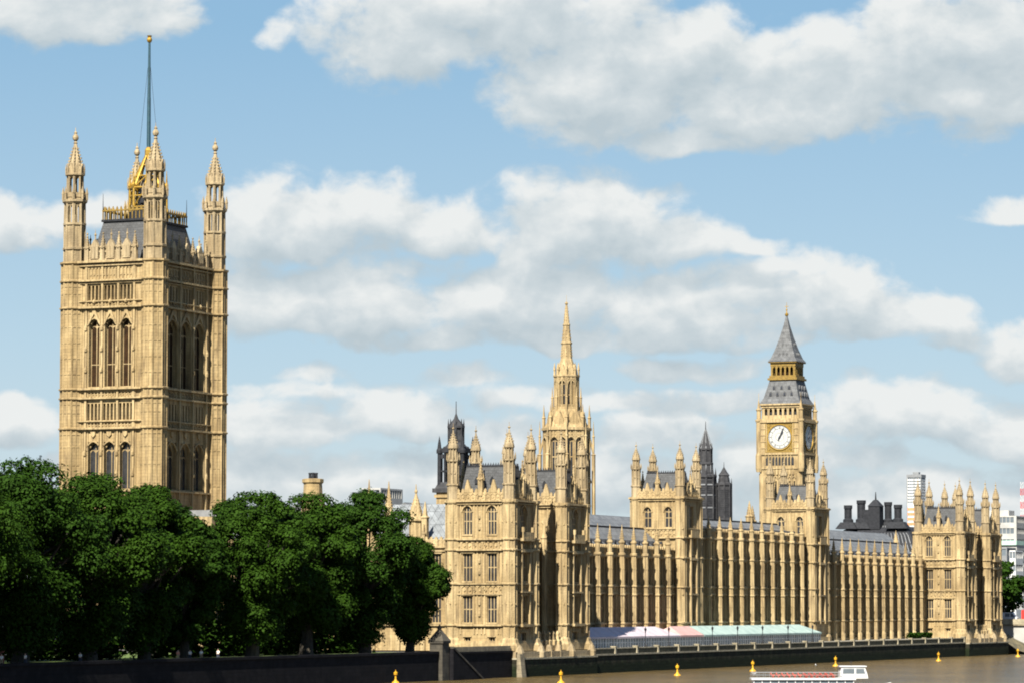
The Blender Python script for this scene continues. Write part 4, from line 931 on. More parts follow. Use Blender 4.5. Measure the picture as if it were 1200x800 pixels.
    for (x, y) in ((x0, y0), (x1, y0), (x1, y1), (x0, y1)):                         # corner pinnacles
        p = MB(); p.oct([(.75, 50.4), (.95, 51.4), (.95, 55), (.75, 55.8), (.75, 64.4), (1.0, 64.7), (1.0, 65.2), (.6, 65.3), (.6, 67.6), (.8, 67.8), (.8, 68.1), (.45, 68.3), (.06, 71.0), (.05, 72.6)], x, y); T.part('pinnacle', p, STONE2)
    # lower roof with gablet dormers in rows
    rf = MB(); ax0, ax1, ay0, ay1 = x0 + .1, x1 - .1, y0 + .1, y1 - .1; bx0, bx1, by0, by1 = -76.0, -68.3, 360.4, 368.1
    kk = .22
    rf.frustum(ax0, ax1, ay0, ay1, 69.6, ax0 + 1.0, ax1 - 1.0, ay0 + 1.0, ay1 - 1.0, 71.3); rf.frustum(ax0 + 1.0, ax1 - 1.0, ay0 + 1.0, ay1 - 1.0, 71.3, bx0, bx1, by0, by1, 76.4)
    ro = T.part('roof', rf, CLOCKROOF)
    for fr, bl in zip(faces4(ax0 + 1.0, ax1 - 1.0, ay0 + 1.0, ay1 - 1.0), [ax1 - ax0 - 2] * 4):
        for z, n, fr_w in ((71.9, 4, .74), (73.7, 3, .6)):
            t = (z - 71.3) / 5.1; ins = t * 1.45
            for k in range(n):
                do = MB(); dg = MB()
                u = bl * (.5 + (k - (n - 1) / 2) * (fr_w / n) * 1.1)
                do.extrude([(u - .38, z), (u + .38, z), (u + .38, z + .7), (u, z + 1.2), (u - .38, z + .7)], fr, -ins - .9, -ins + .25)
                dg.extrude([(u - .24, z + .1), (u + .24, z + .1), (u + .24, z + .6), (u, z + .95), (u - .24, z + .6)], fr, -ins + .2, -ins + .29); T.part('dormer', do, CLOCKROOF, ro); T.part('dormer_opening', dg, INK, ro)
    lt = MB(); lg = MB(); lt.box(bx0 + 1.6, bx1 - 1.6, by0 + 1.6, by1 - 1.6, 76.3, 81.3)
    T.part('lantern_core', lt, WOODB)
    lg.ring(bx0, bx1, by0, by1, .5, 76.4, 77.0); lg.ring(bx0, bx1, by0, by1, .1, 77.0, 77.7); lg.ring(bx0 + .25, bx1 - .25, by0 + .25, by1 - .25, .1, 80.3, 81.3, .6); lg.ring(bx0, bx1, by0, by1, .35, 81.3, 81.7, .8)
    for fr in faces4(bx0 + .25, bx1 - .25, by0 + .25, by1 - .25):
        L = bx1 - bx0 - .5
        for k in range(6): u = .35 + (L - .7) * k / 5; lg.fbox(fr, u - .22, u + .22, -.55, .05, 77.6, 80.4)
        for k in range(5): u = .35 + (L - .7) * (k + .5) / 5; q = (L - .7) / 10 - .22; lg.extrude([(u - q, 80.4), (u - q, 79.7), (u, 80.25), (u + q, 79.7), (u + q, 80.4)], fr, -.4, .0)
    T.part('lantern', lg, GOLDP)
    sp = MB(); cx, cy = (bx0 + bx1) / 2, (by0 + by1) / 2
    sp.sq([(4.35, 81.6), (3.6, 82.6), (2.55, 85.4), (1.55, 88.7), (.75, 91.9), (.28, 94.2), (.22, 94.6)], cx, cy); so_ = T.part('spire', sp, CLOCKROOF)
    do = MB()
    for k, (z, r) in enumerate(((83.4, 3.3), (86.2, 2.3))):
        for i in range(4):
            a = i * PI / 2; fr = Fr(cx + r * math.sin(a), cy - r * math.cos(a), math.cos(a), math.sin(a))
            for u in ((-1.1, 0, 1.1) if k == 0 else (-.5, .5)): do.extrude([(u - .28, z - .4), (u + .28, z - .4), (u + .28, z + .2), (u, z + .7), (u - .28, z + .2)], fr, -.6, .12)
    T.part('spire_dormers', do, CLOCKROOF, so_)
    fi = MB(); fi.prism([(.2, 94.5), (.5, 94.8), (.55, 95.2), (.2, 95.5), (.12, 96.2), (.3, 96.4), (.1, 96.7), (.04, 98.6)], 8, cx, cy); fi.box(cx - .55, cx + .55, cy - .05, cy + .05, 97.3, 97.45); T.part('finial', fi, GOLD)
clock_tower()

# ================================================================== OCTAGONAL CENTRAL SPIRE
w_ct = make_window('window', 1.7, 9.6, 2, (.5,), arch=True, depth=.5, bar=.25)
w_cu = make_window('window', 1.5, 5.9, 2, (.4,), arch=True, depth=.4, bar=.22)
def central_spire():
    cx, cy = -80.0, 219.0
    T = Thing('spire_tower', 'octagonal stone tower tapering into a crocketed spire in the middle of the palace', 'spire', (cx, cy, ZB))
    body = MB(); pn = MB()
    def octwall(r, z0, z1, wins, tm, zw, ww, hh, rot=0.0):
        q = r * math.cos(PI / 8); hw = r * math.sin(PI / 8)
        for i in range(8):
            b = i * PI / 4 - PI / 2 + rot
            fr = Fr(cx + q * math.cos(b) - hw * -math.sin(b), cy + q * math.sin(b) - hw * math.cos(b), -math.sin(b), math.cos(b))
            us = [hw + s * (hw * 2 / (len(wins) or 1)) * .5 for s in wins] if len(wins) > 1 else [hw]
            ho = [(u - ww / 2, u + ww / 2, zw, zw + hh) for u in us]
            body.wall(fr, 0, 2 * hw, z0, z1, ho, .7)
            for u in us: T.put(tm, *fr.p(u, 0, zw), TAN(fr))
            for u in (.12, hw, 2 * hw - .12): pn.fbox(fr, u - .13, u + .13, -.1, .2, z0, z1)
            pn.fbox(fr, 0, 2 * hw, -.1, .3, zw - .9, zw - .5)
            panels(pn, fr, .1, 2 * hw - .1, zw + hh + .25, z1 - .1, 5, .14, .14)
    octwall(5.7, ZB, 55.6, (-1, 1), w_ct, 44.3, 1.7, 9.6)
    octwall(2.95, 60.6, 69.0, (0,), w_cu, 62.0, 1.5, 5.9)
    pn.oct([(5.7, 55.5), (6.2, 55.7), (6.2, 56.3), (5.6, 56.4), (5.0, 57.4), (3.7, 60.4), (3.35, 60.9), (3.3, 61.5), (2.95, 61.6)], cx, cy)
    pn.oct([(5.7, 42.6), (6.1, 42.8), (6.1, 43.4), (5.7, 43.6)], cx, cy, cap0=False, cap1=False)
    pn.oct([(2.95, 68.6), (3.3, 68.9), (3.3, 69.3), (2.7, 69.4)], cx, cy, cap0=False)
    for i in range(8):
        a = PI / 8 + i * PI / 4 - PI / 2; c, s = math.cos(a), math.sin(a)
        p = MB(); p.sq([(.36, 30), (.36, 49.5), (.48, 49.7), (.2, 50.0), (.2, 54.0), (.3, 54.2), (.16, 54.5), (.03, 58.0)], cx + 6.6 * c, cy + 6.6 * s); T.part('buttress', p, STONE2)
        q = MB(); q.sq([(.28, 55.6), (.28, 58.6), (.4, 58.8), (.22, 59.1), (.03, 62.0)], cx + 5.6 * c, cy + 5.6 * s); q.sq([(.22, 60.2), (.22, 63.6), (.3, 63.8), (.16, 64), (.03, 66.4)], cx + 3.5 * c, cy + 3.5 * s); T.part('pinnacle', q, STONE2)
        q = MB(); q.sq([(.18, 68.6), (.18, 70.4), (.26, 70.6), (.03, 72.4)], cx + 2.95 * c, cy + 2.95 * s); T.part('pinnacle', q, STONE2)
        b = a + PI / 8; fr = Fr(cx + 4.5 * math.cos(b), cy + 4.5 * math.sin(b), -math.sin(b), math.cos(b))
        pn.extrude([(-1.1, 56.4), (1.1, 56.4), (1.1, 58.2), (0, 60.2), (-1.1, 58.2)], fr, -.8, .25)                 # gabled lucarnes round the sloping shoulder
        fr = Fr(cx + 2.4 * math.cos(b), cy + 2.4 * math.sin(b), -math.sin(b), math.cos(b)); pn.extrude([(-.7, 69.2), (.7, 69.2), (.7, 70.2), (0, 71.9), (-.7, 70.2)], fr, -.8, .12)
        pn.tube((cx + 6.6 * c, cy + 6.6 * s, 50.0), (cx + 5.5 * c, cy + 5.5 * s, 54.6), .3, .22, 6)
    T.part('wall', body, STONE); T.part('tracery', pn, STONE2)
    sp = MB(); sp.oct([(2.7, 69.3), (2.2, 71.0), (1.6, 72.8), (1.42, 73.4), (1.22, 76.8), (1.4, 77.0), (1.4, 77.3), (1.15, 77.5), (.78, 81.3), (.92, 81.5), (.92, 81.8), (.72, 82), (.32, 86.0), (.2, 86.7)], cx, cy)
    crockets(sp, 2.5, 69.8, 1.6, 72.8, cx, cy, 3, size=.3); crockets(sp, 1.4, 73.4, 1.22, 76.8, cx, cy, 4, size=.26); crockets(sp, 1.15, 77.5, .75, 82, cx, cy, 4, size=.22); crockets(sp, .72, 82, .3, 86.4, cx, cy, 5, size=.16)
    so_ = T.part('spire', sp, STONE2)
    fi = MB(); fi.prism([(.2, 86.6), (.42, 86.8), (.42, 87.05), (.12, 87.3), (.05, 87.6), (.03, 89)], 8, cx, cy); T.part('finial', fi, STONE2, so_)
central_spire()

# ================================================================== BEHIND THE RIVER FRONT
def south_wing():
    """lower front running inland from the near pavilion, half hidden by the trees"""
    T = Thing('palace_wing', 'low stone wing with pale lead roof running back from the near pavilion behind the trees', 'palace wing', (-45, 8, ZB))
    fr = Fr(-78.0, 2.2, 1, 0); L = 65.2; wl = MB(); st = MB(); pn = MB(); ho = []
    us = [L - 3.6 - 5.0 * k for k in range(12)]
    for u in us:
        ho += [(u - .95, u + .95, *ROW1), (u - .95, u + .95, *ROW2)]
        T.put(w_mull, *fr.p(u, 0, ROW1[0]), 0); T.put(w_mull2, *fr.p(u, 0, ROW2[0]), 0)
    wl.wall(fr, 0, L, ZB, 23.4, ho); wl.wall(Fr(-12.8, 30, -1, 0), 0, L, ZB, 23.4); wl.wall(Fr(-78, 30, 0, -1), 0, 27.8, ZB, 23.4)
    for z, d in ((23.3, .45), (22.6, .3), (16.6, .3), (14.75, .25), (9.2, .42)): st.fbox(fr, .1, L - .1, -.1, d, z - .15, z + .15)
    for a, b in zip(us[1:], us[:-1]):
        u = (a + b) / 2; pn.fbox(fr, u - .4, u + .4, -.1, .5, ZB, 23.2); T.put(pin_s, *fr.p(u, .0, 24.2), 0, (1.1, 1.1, 1.0))
    panels(pn, fr, .3, L - .3, 14.95, 16.4, 50); panels(pn, fr, .3, L - .3, 23.5, 24.6, 60, .1)
    pn.fbox(fr, .1, L - .1, -.4, .03, 23.4, 24.7); cresting(pn, fr, .2, L - .2, 24.7, .5, 1.0)
    T.part('wall', wl, STONE); T.part('string_course', st, STONE2); T.part('tracery', pn, STONE2)
    rf = MB(); rf.add([(x, y, z) for x in (-30.0, -13.2) for y, z in ((3.0, 23.6), (13, 31.4), (29.5, 23.6))], [(0, 3, 4, 1), (1, 4, 5, 2), (0, 1, 2), (3, 5, 4), (0, 2, 5, 3)]); rf.add([(x, y, z) for x in (-77.5, -30.0) for y, z in ((3.0, 23.6), (13, 26.4), (29.5, 23.6))], [(0, 3, 4, 1), (1, 4, 5, 2), (0, 1, 2), (3, 5, 4), (0, 2, 5, 3)])
    for k in range(11): x = -29.8 + 1.5 * k; rf.add([(x, 3, 23.66), (x + .12, 3, 23.66), (x + .12, 13, 31.5), (x, 13, 31.5)], [(0, 1, 2, 3)])
    ro = T.part('roof', rf, LEAD)
    rc = MB()
    for (x, y, z, h) in ((-16.4, 9, 27, 9.5), (-15.2, 8, 26.5, 4.6), (-14.4, 8, 26.5, 5.2), (-16.9, 8.5, 26.5, 4), (-15.8, 8.4, 26, 3.2)): rc.tube((x, y, z), (x, y, z + h * .8), .13, .09, 6); rc.tube((x, y, z + h * .5), (x, y, z + h), .06, .02, 6); rc.tube((x, y, z + h * .3), (x, y, z + h * .5), .22, .2, 6)
    rc.box(-17.2, -14.0, 8.0, 9.6, 25.5, 27.3)
    T.part('roof_ironwork', rc, IRON, ro)
    for (x, y, h, r) in ((-21.3, 4.0, 34.6, 1.55), ):                             # stair turret with conical stone cap
        m = MB(); m.oct([(r * .82, ZB), (r * .82, 27.9), (r * 1.05, 28.1), (r * 1.05, 28.4), (r * .95, 28.5), (r * .62, 30.4), (r * .3, 32.0), (r * .12, 33.0), (.06, 34.8)], x, y); crockets(m, r * .9, 28.6, r * .2, 32.6, x, y, 5, size=.26); m.prism([(.08, 33), (.3, 33.3), (.3, 33.6), (.06, 33.9)], 8, x, y); T.part('turret', m, STONE2)
    m = MB(); m.sq([(.5, ZB), (.5, 28.4), (.65, 28.7), (.36, 29), (.05, 31.6)], -19.0, 3.0); T.part('turret', m, STONE2)
    for (x, h) in ((-26.6, 34.6), (-30.6, 35.0)):
        m = MB(); m.oct([(.85, ZB), (.85, 29.5), (1.0, 29.8), (.75, 30), (.3, 33), (.06, h + .8)], x, 3.6); crockets(m, .75, 30, .25, 33.4, x, 3.6, 5, size=.2); T.part('turret', m, STONE2)
south_wing()

def chimney_turret():
    T = Thing('chimney_tower', 'broad octagonal stone chimney poking above the treetops left of the palace roofs', 'chimney', (-43.3, 6, ZB))
    m = MB(); m.oct([(2.05, ZB), (2.05, 32), (1.85, 32.6), (1.7, 35.2), (2.0, 35.5), (2.0, 36.1), (1.6, 36.2)], -43.3, 6); T.part('shaft', m, STONE)
    for dx, dy in ((-.6, 0), (.5, .4), (.3, -.6), (-.2, .7)):
        p = MB(); p.prism([(.3, 36.1), (.26, 37.0), (.34, 37.1), (.3, 37.3)], 8, -43.3 + dx, 6 + dy); T.part('chimney_pot', p, IRON)
    tr = MB(); fr_ = []
    for i in range(8):
        a = i * PI / 4; q = 2.05 * math.cos(PI / 8); fr = Fr(-43.3 + q * math.cos(a), 6 + q * math.sin(a), -math.sin(a), math.cos(a)); panels(tr, fr, -.7, .7, 28, 31.6, 2, .1, .12)
    T.part('tracery', tr, STONE2)
chimney_turret()

def iron_ventilator():
    cx, cy = -31.7, 45.0
    T = Thing('ventilation_tower', 'dark iron ventilation tower on a stone base rising behind the near pavilion', 'ventilation tower', (cx, cy, ZB))
    b = MB(); b.box(cx - 2.9, cx + 2.9, cy - 2.9, cy + 2.9, ZB, 34.6); b.ring(cx - 2.9, cx + 2.9, cy - 2.9, cy + 2.9, .3, 33.6, 34.2); T.part('base', b, STONE)
    w = MB(); w.ring(cx - 3.1, cx + 3.1, cy - 3.1, cy + 3.1, .4, 34.6, 35.4, 2.6); w.frustum(cx - 3.1, cx + 3.1, cy - 3.1, cy + 3.1, 35.4, cx - 2.6, cx + 2.6, cy - 2.6, cy + 2.6, 36.6)
    w.oct([(2.1, 36.5), (2.1, 42.6), (2.7, 42.9), (2.5, 43.5), (2.0, 43.7), (1.5, 44.3), (1.35, 44.4), (1.35, 47.0), (1.7, 47.2), (1.7, 47.6), (1.1, 48.2), (.45, 49.0), (.1, 50.0), (.06, 52.4)], cx, cy)
    for i in range(8):
        a = PI / 8 + i * PI / 4; w.prism([(.16, 44.2), (.16, 47.9), (.02, 49)], 5, cx + 1.5 * math.cos(a), cy + 1.5 * math.sin(a)); w.prism([(.2, 36.5), (.2, 42.8)], 5, cx + 1.8 * math.cos(a), cy + 1.8 * math.sin(a))
    T.part('iron_casing', w, DGREY)
    for sx in (-1, 1):
        for sy in (-1, 1):
            p = MB(); p.tube((cx + sx * 2.45, cy + sy * 2.45, 35.3), (cx + sx * 2.45, cy + sy * 2.45, 43.4), .42, .38, 8); p.prism([(.62, 42.2), (.62, 42.8), (.42, 43.2), (.3, 44.2), (.02, 45.6)], 8, cx + sx * 2.45, cy + sy * 2.45)
            p.box(min(cx + sx * 2.45, cx + sx * 1.5), max(cx + sx * 2.45, cx + sx * 1.5), cy + sy * 2.45 - .15, cy + sy * 2.45 + .15, 41.2, 42.0)
            T.part('corner_post', p, IRON)
    cg = MB(); cg.ring(cx - 2.45, cx + 2.45, cy - 2.45, cy + 2.45, .2, 42.4, 43.2, .2); cg.ring(cx - 2.45, cx + 2.45, cy - 2.45, cy + 2.45, .16, 38.6, 38.9, .12)
    for fr, l in zip(faces4(cx - 2.45, cx + 2.45, cy - 2.45, cy + 2.45), [4.9] * 4):
        for u in (1.2, 2.45, 3.7): cg.fbox(fr, u - .12, u + .12, -.12, .12, 36.2, 42.4)
    T.part('cage', cg, IRON)
    h = MB()
    for i in range(8):
        a = i * PI / 4; q = 2.1 * math.cos(PI / 8) + .01; fr = Fr(cx + q * math.cos(a), cy + q * math.sin(a), -math.sin(a), math.cos(a))
        for k in range(12): h.fbox(fr, -.5, .5, -.05, .08, 37 + .45 * k, 37.2 + .45 * k)
    T.part('louvres', h, IRON)
iron_ventilator()

def dark_spire():
    cx, cy = -42.2, 215.0
    T = Thing('ventilation_tower', 'dark iron spire with a shorter turret at its side, left of the clock tower', 'ventilation tower', (cx, cy, ZB))
    w = MB(); w.box(cx - 3.2, cx + 3.2, cy - 3.2, cy + 3.2, ZB, 33)
    w.oct([(2.3, 33), (2.3, 43.2), (2.65, 43.5), (2.65, 44.0), (1.75, 44.4), (1.55, 46.4), (1.8, 46.6), (1.8, 47), (1.5, 47.2), (1.4, 49.9), (1.7, 50.1), (1.7, 50.5), (1.1, 51.8), (.5, 53.6), (.12, 55.2), (.05, 57.0)], cx, cy)
    for i in range(8):
        a = PI / 8 + i * PI / 4; c, s = math.cos(a), math.sin(a)
        w.prism([(.24, 33), (.24, 43.6), (.3, 43.8), (.02, 45.8)], 5, cx + 2.35 * c, cy + 2.35 * s); w.prism([(.18, 46.5), (.18, 50.2), (.02, 51.8)], 5, cx + 1.5 * c, cy + 1.5 * s)
    T.part('iron_casing', w, DGREY)
    rb = MB()
    for i in range(8):
        a = PI / 8 + i * PI / 4; c, q = math.cos(a), math.sin(a)
        rb.tube((cx + 2.32 * c, cy + 2.32 * q, 33), (cx + 2.32 * c, cy + 2.32 * q, 43.2), .17, n=5); rb.tube((cx + 1.72 * c, cy + 1.72 * q, 50.4), (cx + .2 * c, cy + .2 * q, 55), .1, .05, 5); rb.tube((cx + 1.62 * c, cy + 1.62 * q, 44.6), (cx + 1.62 * c, cy + 1.62 * q, 46.6), .12, n=5)
    for z in (36, 39, 41.5): rb.oct([(2.3, z), (2.45, z + .1), (2.45, z + .3), (2.3, z + .4)], cx, cy)
    T.part('iron_ribs', rb, GREYP)
    v = MB(); x, y = cx + 3.9, cy + 2.0
    v.oct([(1.75, ZB), (1.75, 41.4), (2.0, 41.6), (2.0, 42), (1.3, 42.4), (1.2, 43.9), (1.4, 44.0), (.8, 44.8), (.1, 46), (.04, 47.2)], x, y)
    for i in range(8): a = PI / 8 + i * PI / 4; v.prism([(.2, 33), (.2, 41.8), (.02, 43.4)], 5, x + 1.8 * math.cos(a), y + 1.8 * math.sin(a))
    T.part('side_turret', v, DGREY)
    h = MB()
    for (px, py, r, z0, n, st) in ((cx, cy, 2.3, 34, 20, .45), (x, y, 1.75, 34, 15, .45)):
        for i in range(8):
            a = i * PI / 4; q = r * math.cos(PI / 8); fr = Fr(px + q * math.cos(a), py + q * math.sin(a), -math.sin(a), math.cos(a))
            for k in range(n): h.fbox(fr, -r * .26, r * .26, -.05, .07, z0 + st * k, z0 + st * k + .18)
    T.part('louvres', h, IRON)
dark_spire()

def inner_palace():
    T = Thing('palace_block', 'long inner palace range with grey roofs behind the river front', 'palace block', (-50, 160, ZB))
    w = MB(); w.box(-72, -26, 32, 345, ZB, 24.5); T.part('wall', w, STONE)
    rf = MB()
    for (a, b) in ((-71.5, -50), (-48, -26.5)): rf.add([(x, y, z) for y in (33, 344) for x, z in ((a, 24.6), ((a + b) / 2, 32.5), (b, 24.6))], [(0, 3, 4, 1), (1, 4, 5, 2), (0, 1, 2), (3, 5, 4), (0, 2, 5, 3)])
    T.part('roof', rf, IRONROOF)
    for (x, y, z) in ((-27.0, 70, 35), (-27.0, 76, 34), (-28, 206, 37.5), (-29, 211, 36.5), (-28, 216, 36), (-30, 330, 33)):
        m = MB(); m.oct([(.9, 24), (.9, z - 4), (1.1, z - 3.7), (.7, z - 3.4), (.05, z)], x, y); crockets(m, .7, z - 3.4, .15, z - .4, x, y, 4, size=.2); T.part('turret', m, STONE2)
    m = MB(); m.box(-31, -27, 78.0, 86, 24, 32.4)
    for k in range(4): m.sq([(.35, 24), (.35, 33.2), (.5, 33.4), (.03, 35.8)], -27.2, 78.4 + 2.4 * k)
    T.part('stair_block', m, STONEG)
inner_palace()
def tower_footing():
    T = Thing('palace_wing', 'stone block at the foot of the flag pole tower, seen in the tree gap', 'palace wing', (-72, 25, ZB))
    w = MB(); w.box(-78.2, -64.5, 6, 48, ZB, 28.0); T.part('wall', w, STONE); p = MB(); p.ring(-78.2, -64.5, 6, 48, .3, 27.4, 28.0); p.ring(-78.2, -64.5, 6, 48, 0.004, 28.0, 29.4, .4); T.part('parapet', p, STONE2)
    pv = MB(); pv.box(-76, -68, 18, 21, 28.0, 31.0); T.part('plant_room', pv, GREYP)
tower_footing()

# far pavilion and second tower: copies with their own labels
bpy.context.view_layer.update()
copy_thing(pav.e, (0, 291.0, ZB), 'far pavilion of honey stone with turrets ending the river front beside the bridge')
copy_thing(rt.e, (-14.1, 113.9 + 85.9, ZB), 'square stone tower with four turrets right in front of the clock tower')

# ================================================================== EMBANKMENT, TERRACE
def river_wall():
    T = Thing('river_wall', 'dark weed stained river wall under the palace terrace', 'river wall', (0, 160, 0))
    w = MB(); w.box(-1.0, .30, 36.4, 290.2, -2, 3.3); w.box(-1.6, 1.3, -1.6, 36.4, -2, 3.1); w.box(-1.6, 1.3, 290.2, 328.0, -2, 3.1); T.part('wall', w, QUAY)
    for y in (-1.2,):
        b = MB(); b.frustum(1.3, 2.6, y - 1.0, y + 1.0, -2, 1.3, 1.9, y - .9, y + .9, 4.1); T.part('buttress', b, PLINTH)
    c = MB(); c.box(-1.1, .42, 36.45, 290.15, 3.3, 3.6); c.box(-1.7, 1.42, -1.7, 36.35, 3.1, 3.4); c.box(-1.7, 1.42, 290.25, 328.1, 3.1, 3.4); T.part('coping', c, COPING)
    f = MB(); f.box(-1.6, .85, -1.5, 36.3, 3.4, 4.45); f.box(-1.6, .85, 290.3, 327.9, 3.4, 4.45)
    for yb in (0, 291.0):
        for y, r in ((.4, 1.3), (10.4, 1.2), (15.2, .7), (19.6, .7), (24.7, 1.3), (34.9, 1.2)): f.oct([(r, 3.4), (r, 4.3), (r * .75, 5.2), (r * .5, 5.6)], .3, yb + y)
    T.part('footing', f, STONEG)
    pn = MB(); pn.box(-.45, .05, 36.5, 290.1, 3.6, 4.5); T.part('parapet_panels', pn, PANEL)
    cp = MB(); cp.box(-.6, .2, 36.5, 290.1, 4.5, 4.68); T.part('parapet_coping', cp, COPING)
    n = 23
    pm = MB(); pm.box(-.55, .34, -.38, .38, 3.6, 4.85); pm.box(-.65, .44, -.48, .48, 4.85, 5.0); po = pm.build('parapet_post', COPING); TEMPL.append(po)
    for k in range(n): T.put(po, 0, 36.9 + (290.0 - 37.2) * k / (n - 1), 0)
river_wall()
def garden_wall():
    T = Thing('garden_wall', 'dark granite embankment wall in front of the garden trees', 'river wall', (0, -230, 0))
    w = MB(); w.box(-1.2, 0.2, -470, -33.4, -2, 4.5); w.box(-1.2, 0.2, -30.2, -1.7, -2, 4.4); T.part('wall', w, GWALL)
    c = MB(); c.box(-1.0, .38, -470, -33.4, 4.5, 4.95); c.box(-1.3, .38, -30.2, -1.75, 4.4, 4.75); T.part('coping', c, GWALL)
    p = MB(); p.box(-.6, 0.0, -30.1, -1.8, 4.75, 5.6); T.part('parapet', p, PLINTH)
garden_wall()
def wall_pier():
    T = Thing('wall_pier', 'squat stone pier with a dark pyramid cap where the garden wall meets the palace', 'stone pier', (0, -31.8, 0))
    w = MB(); w.box(-1.5, .9, -33.2, -30.4, -2, 6.7); w.ring(-1.5, .9, -33.2, -30.4, .2, 6.3, 6.7); T.part('shaft', w, PIERST)
    c = MB(); c.frustum(-1.75, 1.15, -33.45, -30.15, 6.7, -.5, -.1, -32.0, -31.6, 8.7); c.sq([(.12, 8.6), (.3, 8.8), (.25, 9.1), (.03, 9.5)], -.3, -31.8); T.part('cap', c, PIERST)
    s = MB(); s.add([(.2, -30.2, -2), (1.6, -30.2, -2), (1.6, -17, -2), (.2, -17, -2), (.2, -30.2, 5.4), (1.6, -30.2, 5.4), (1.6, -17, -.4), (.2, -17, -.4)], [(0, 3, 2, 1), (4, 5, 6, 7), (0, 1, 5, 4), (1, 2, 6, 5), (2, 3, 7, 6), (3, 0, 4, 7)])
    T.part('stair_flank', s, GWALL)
    k = MB(); k.add([(.15, -30.2, 5.4), (1.7, -30.2, 5.4), (1.7, -17, -.4), (.15, -17, -.4), (.15, -30.2, 5.75), (1.7, -30.2, 5.75), (1.7, -17, -.05), (.15, -17, -.05)], [(0, 3, 2, 1), (4, 5, 6, 7), (0, 1, 5, 4), (1, 2, 6, 5), (2, 3, 7, 6), (3, 0, 4, 7)])
    T.part('stair_coping', k, PIERST)
wall_pier()

def marquee(label, y0, y1, canvas, hip0, hip1, group='marquees on the palace terrace'):
    x0, x1 = -8.6, -2.4; ze, zr = 6.75, 8.55; xm = (x0 + x1) / 2
    T = Thing('marquee', label, 'marquee', (xm, (y0 + y1) / 2, 4.55), group)
    r = MB(); e = .25
    a, b = y0 + (2.6 if hip0 else 0), y1 - (5.5 if hip1 else 0)
    n = int((b - a) / 4.2) + 1
    r.add([(x0 - e, y0 - e, ze), (x1 + e, y0 - e, ze), (x1 + e, y1 + e, ze), (x0 - e, y1 + e, ze), (xm, a, zr), (xm, b, zr)], [(0, 1, 4), (1, 2, 5, 4), (2, 3, 5), (3, 0, 4, 5)])
    for k in range(n + 1):                                       # seams standing a little proud over the frame
        y = a + (b - a) * k / n
        r.add([(x1 + e, y - .08, ze + .02), (x1 + e, y + .08, ze + .02), (xm, y + .08, zr + .05), (xm, y - .08, zr + .05)], [(0, 1, 2, 3)])
    r.ring(x0 - e, x1 + e, y0 - e, y1 + e, 0.0, ze - .38, ze, .04)          # valance
    T.part('canopy', r, canvas)
    m = MB(); n = int((y1 - y0) / 4.2) + 1
    p = MB()
    for k in range(n + 1):
        y = y0 + (y1 - y0) * k / n
        for x in (x0, x1): p.tube((x, y, 4.55), (x, y, ze), .07, n=6)
    T.part('frame', p, WHITE)
    for side, (x) in (('f', x1 - .05),):
        g = MB(); nb = int((y1 - y0) / 1.4)
        for k in range(nb):
            ya, yb = y0 + (y1 - y0) * k / nb, y0 + (y1 - y0) * (k + 1) / nb
            g.quad((x, ya + .1, 4.6), (x, yb - .1, 4.6), (x, yb - .1, ze - .3), (x, ya + .1, ze - .3))
        T.part('window_panes', g, GLASSG)
        q = MB()
        for k in range(nb + 1): y = y0 + (y1 - y0) * k / nb; q.box(x - .04, x + .06, y - .13, y + .13, 4.6, ze - .3)
        q.box(x - .05, x + .05, y0 + .1, y1 - .1, 5.55, 5.65)
        T.part('window_bars', q, WHITE)
    g = MB(); g.quad((x0, y0, 4.6), (x1 - .1, y0, 4.6), (x1 - .1, y0, ze - .3), (x0, y0, ze - .3)); g.quad((x0, y1, 4.6), (x1 - .1, y1, 4.6), (x1 - .1, y1, ze - .3), (x0, y1, ze - .3)); g.quad((x0, y0, 4.6), (x0, y1, 4.6), (x0, y1, ze - .3), (x0, y0, ze - .3)); T.part('side_wall', g, canvas)
    return T
marquee('lilac white marquee roof on the terrace at the left', 41.5, 90.0, MQ_L, False, True)
marquee('short pink marquee squeezed between the lilac white and aqua ones', 90.6, 103.8, MQ_P, True, False)
marquee('pale aqua marquee with a long row of windows on the terrace', 104.6, 181.0, MQ_T, False, True)
def terrace_lamp(y, label):
    T = Thing('terrace_lamp', label, 'lamp post', (-1.6, y, 4.55), 'lamp posts along the terrace')
    p = MB(); p.prism([(.22, 4.55), (.22, 4.9), (.1, 5.1), (.07, 7.4), (.16, 7.5), (.05, 7.6)], 8, -1.6, y); T.part('post', p, IRON)
    l = MB(); l.prism([(.12, 7.6), (.26, 8.1), (.28, 8.15), (.05, 8.45), (.03, 8.6)], 6, -1.6, y); T.part('lantern', l, IRON)
for y, lb in ((69, 'thin black lamp post before the middle of the lilac white marquee'), (82, 'thin black lamp post before the right slope of the lilac white marquee'), (107.5, 'thin black lamp post where the pink and aqua marquees meet'), (123, 'thin black lamp post before the left part of the aqua marquee'), (139, 'thin black lamp post before the middle of the aqua marquee'), (156, 'thin black lamp post right of the middle of the aqua marquee'), (173, 'thin black lamp post at the right end of the aqua marquee')): terrace_lamp(y, lb)
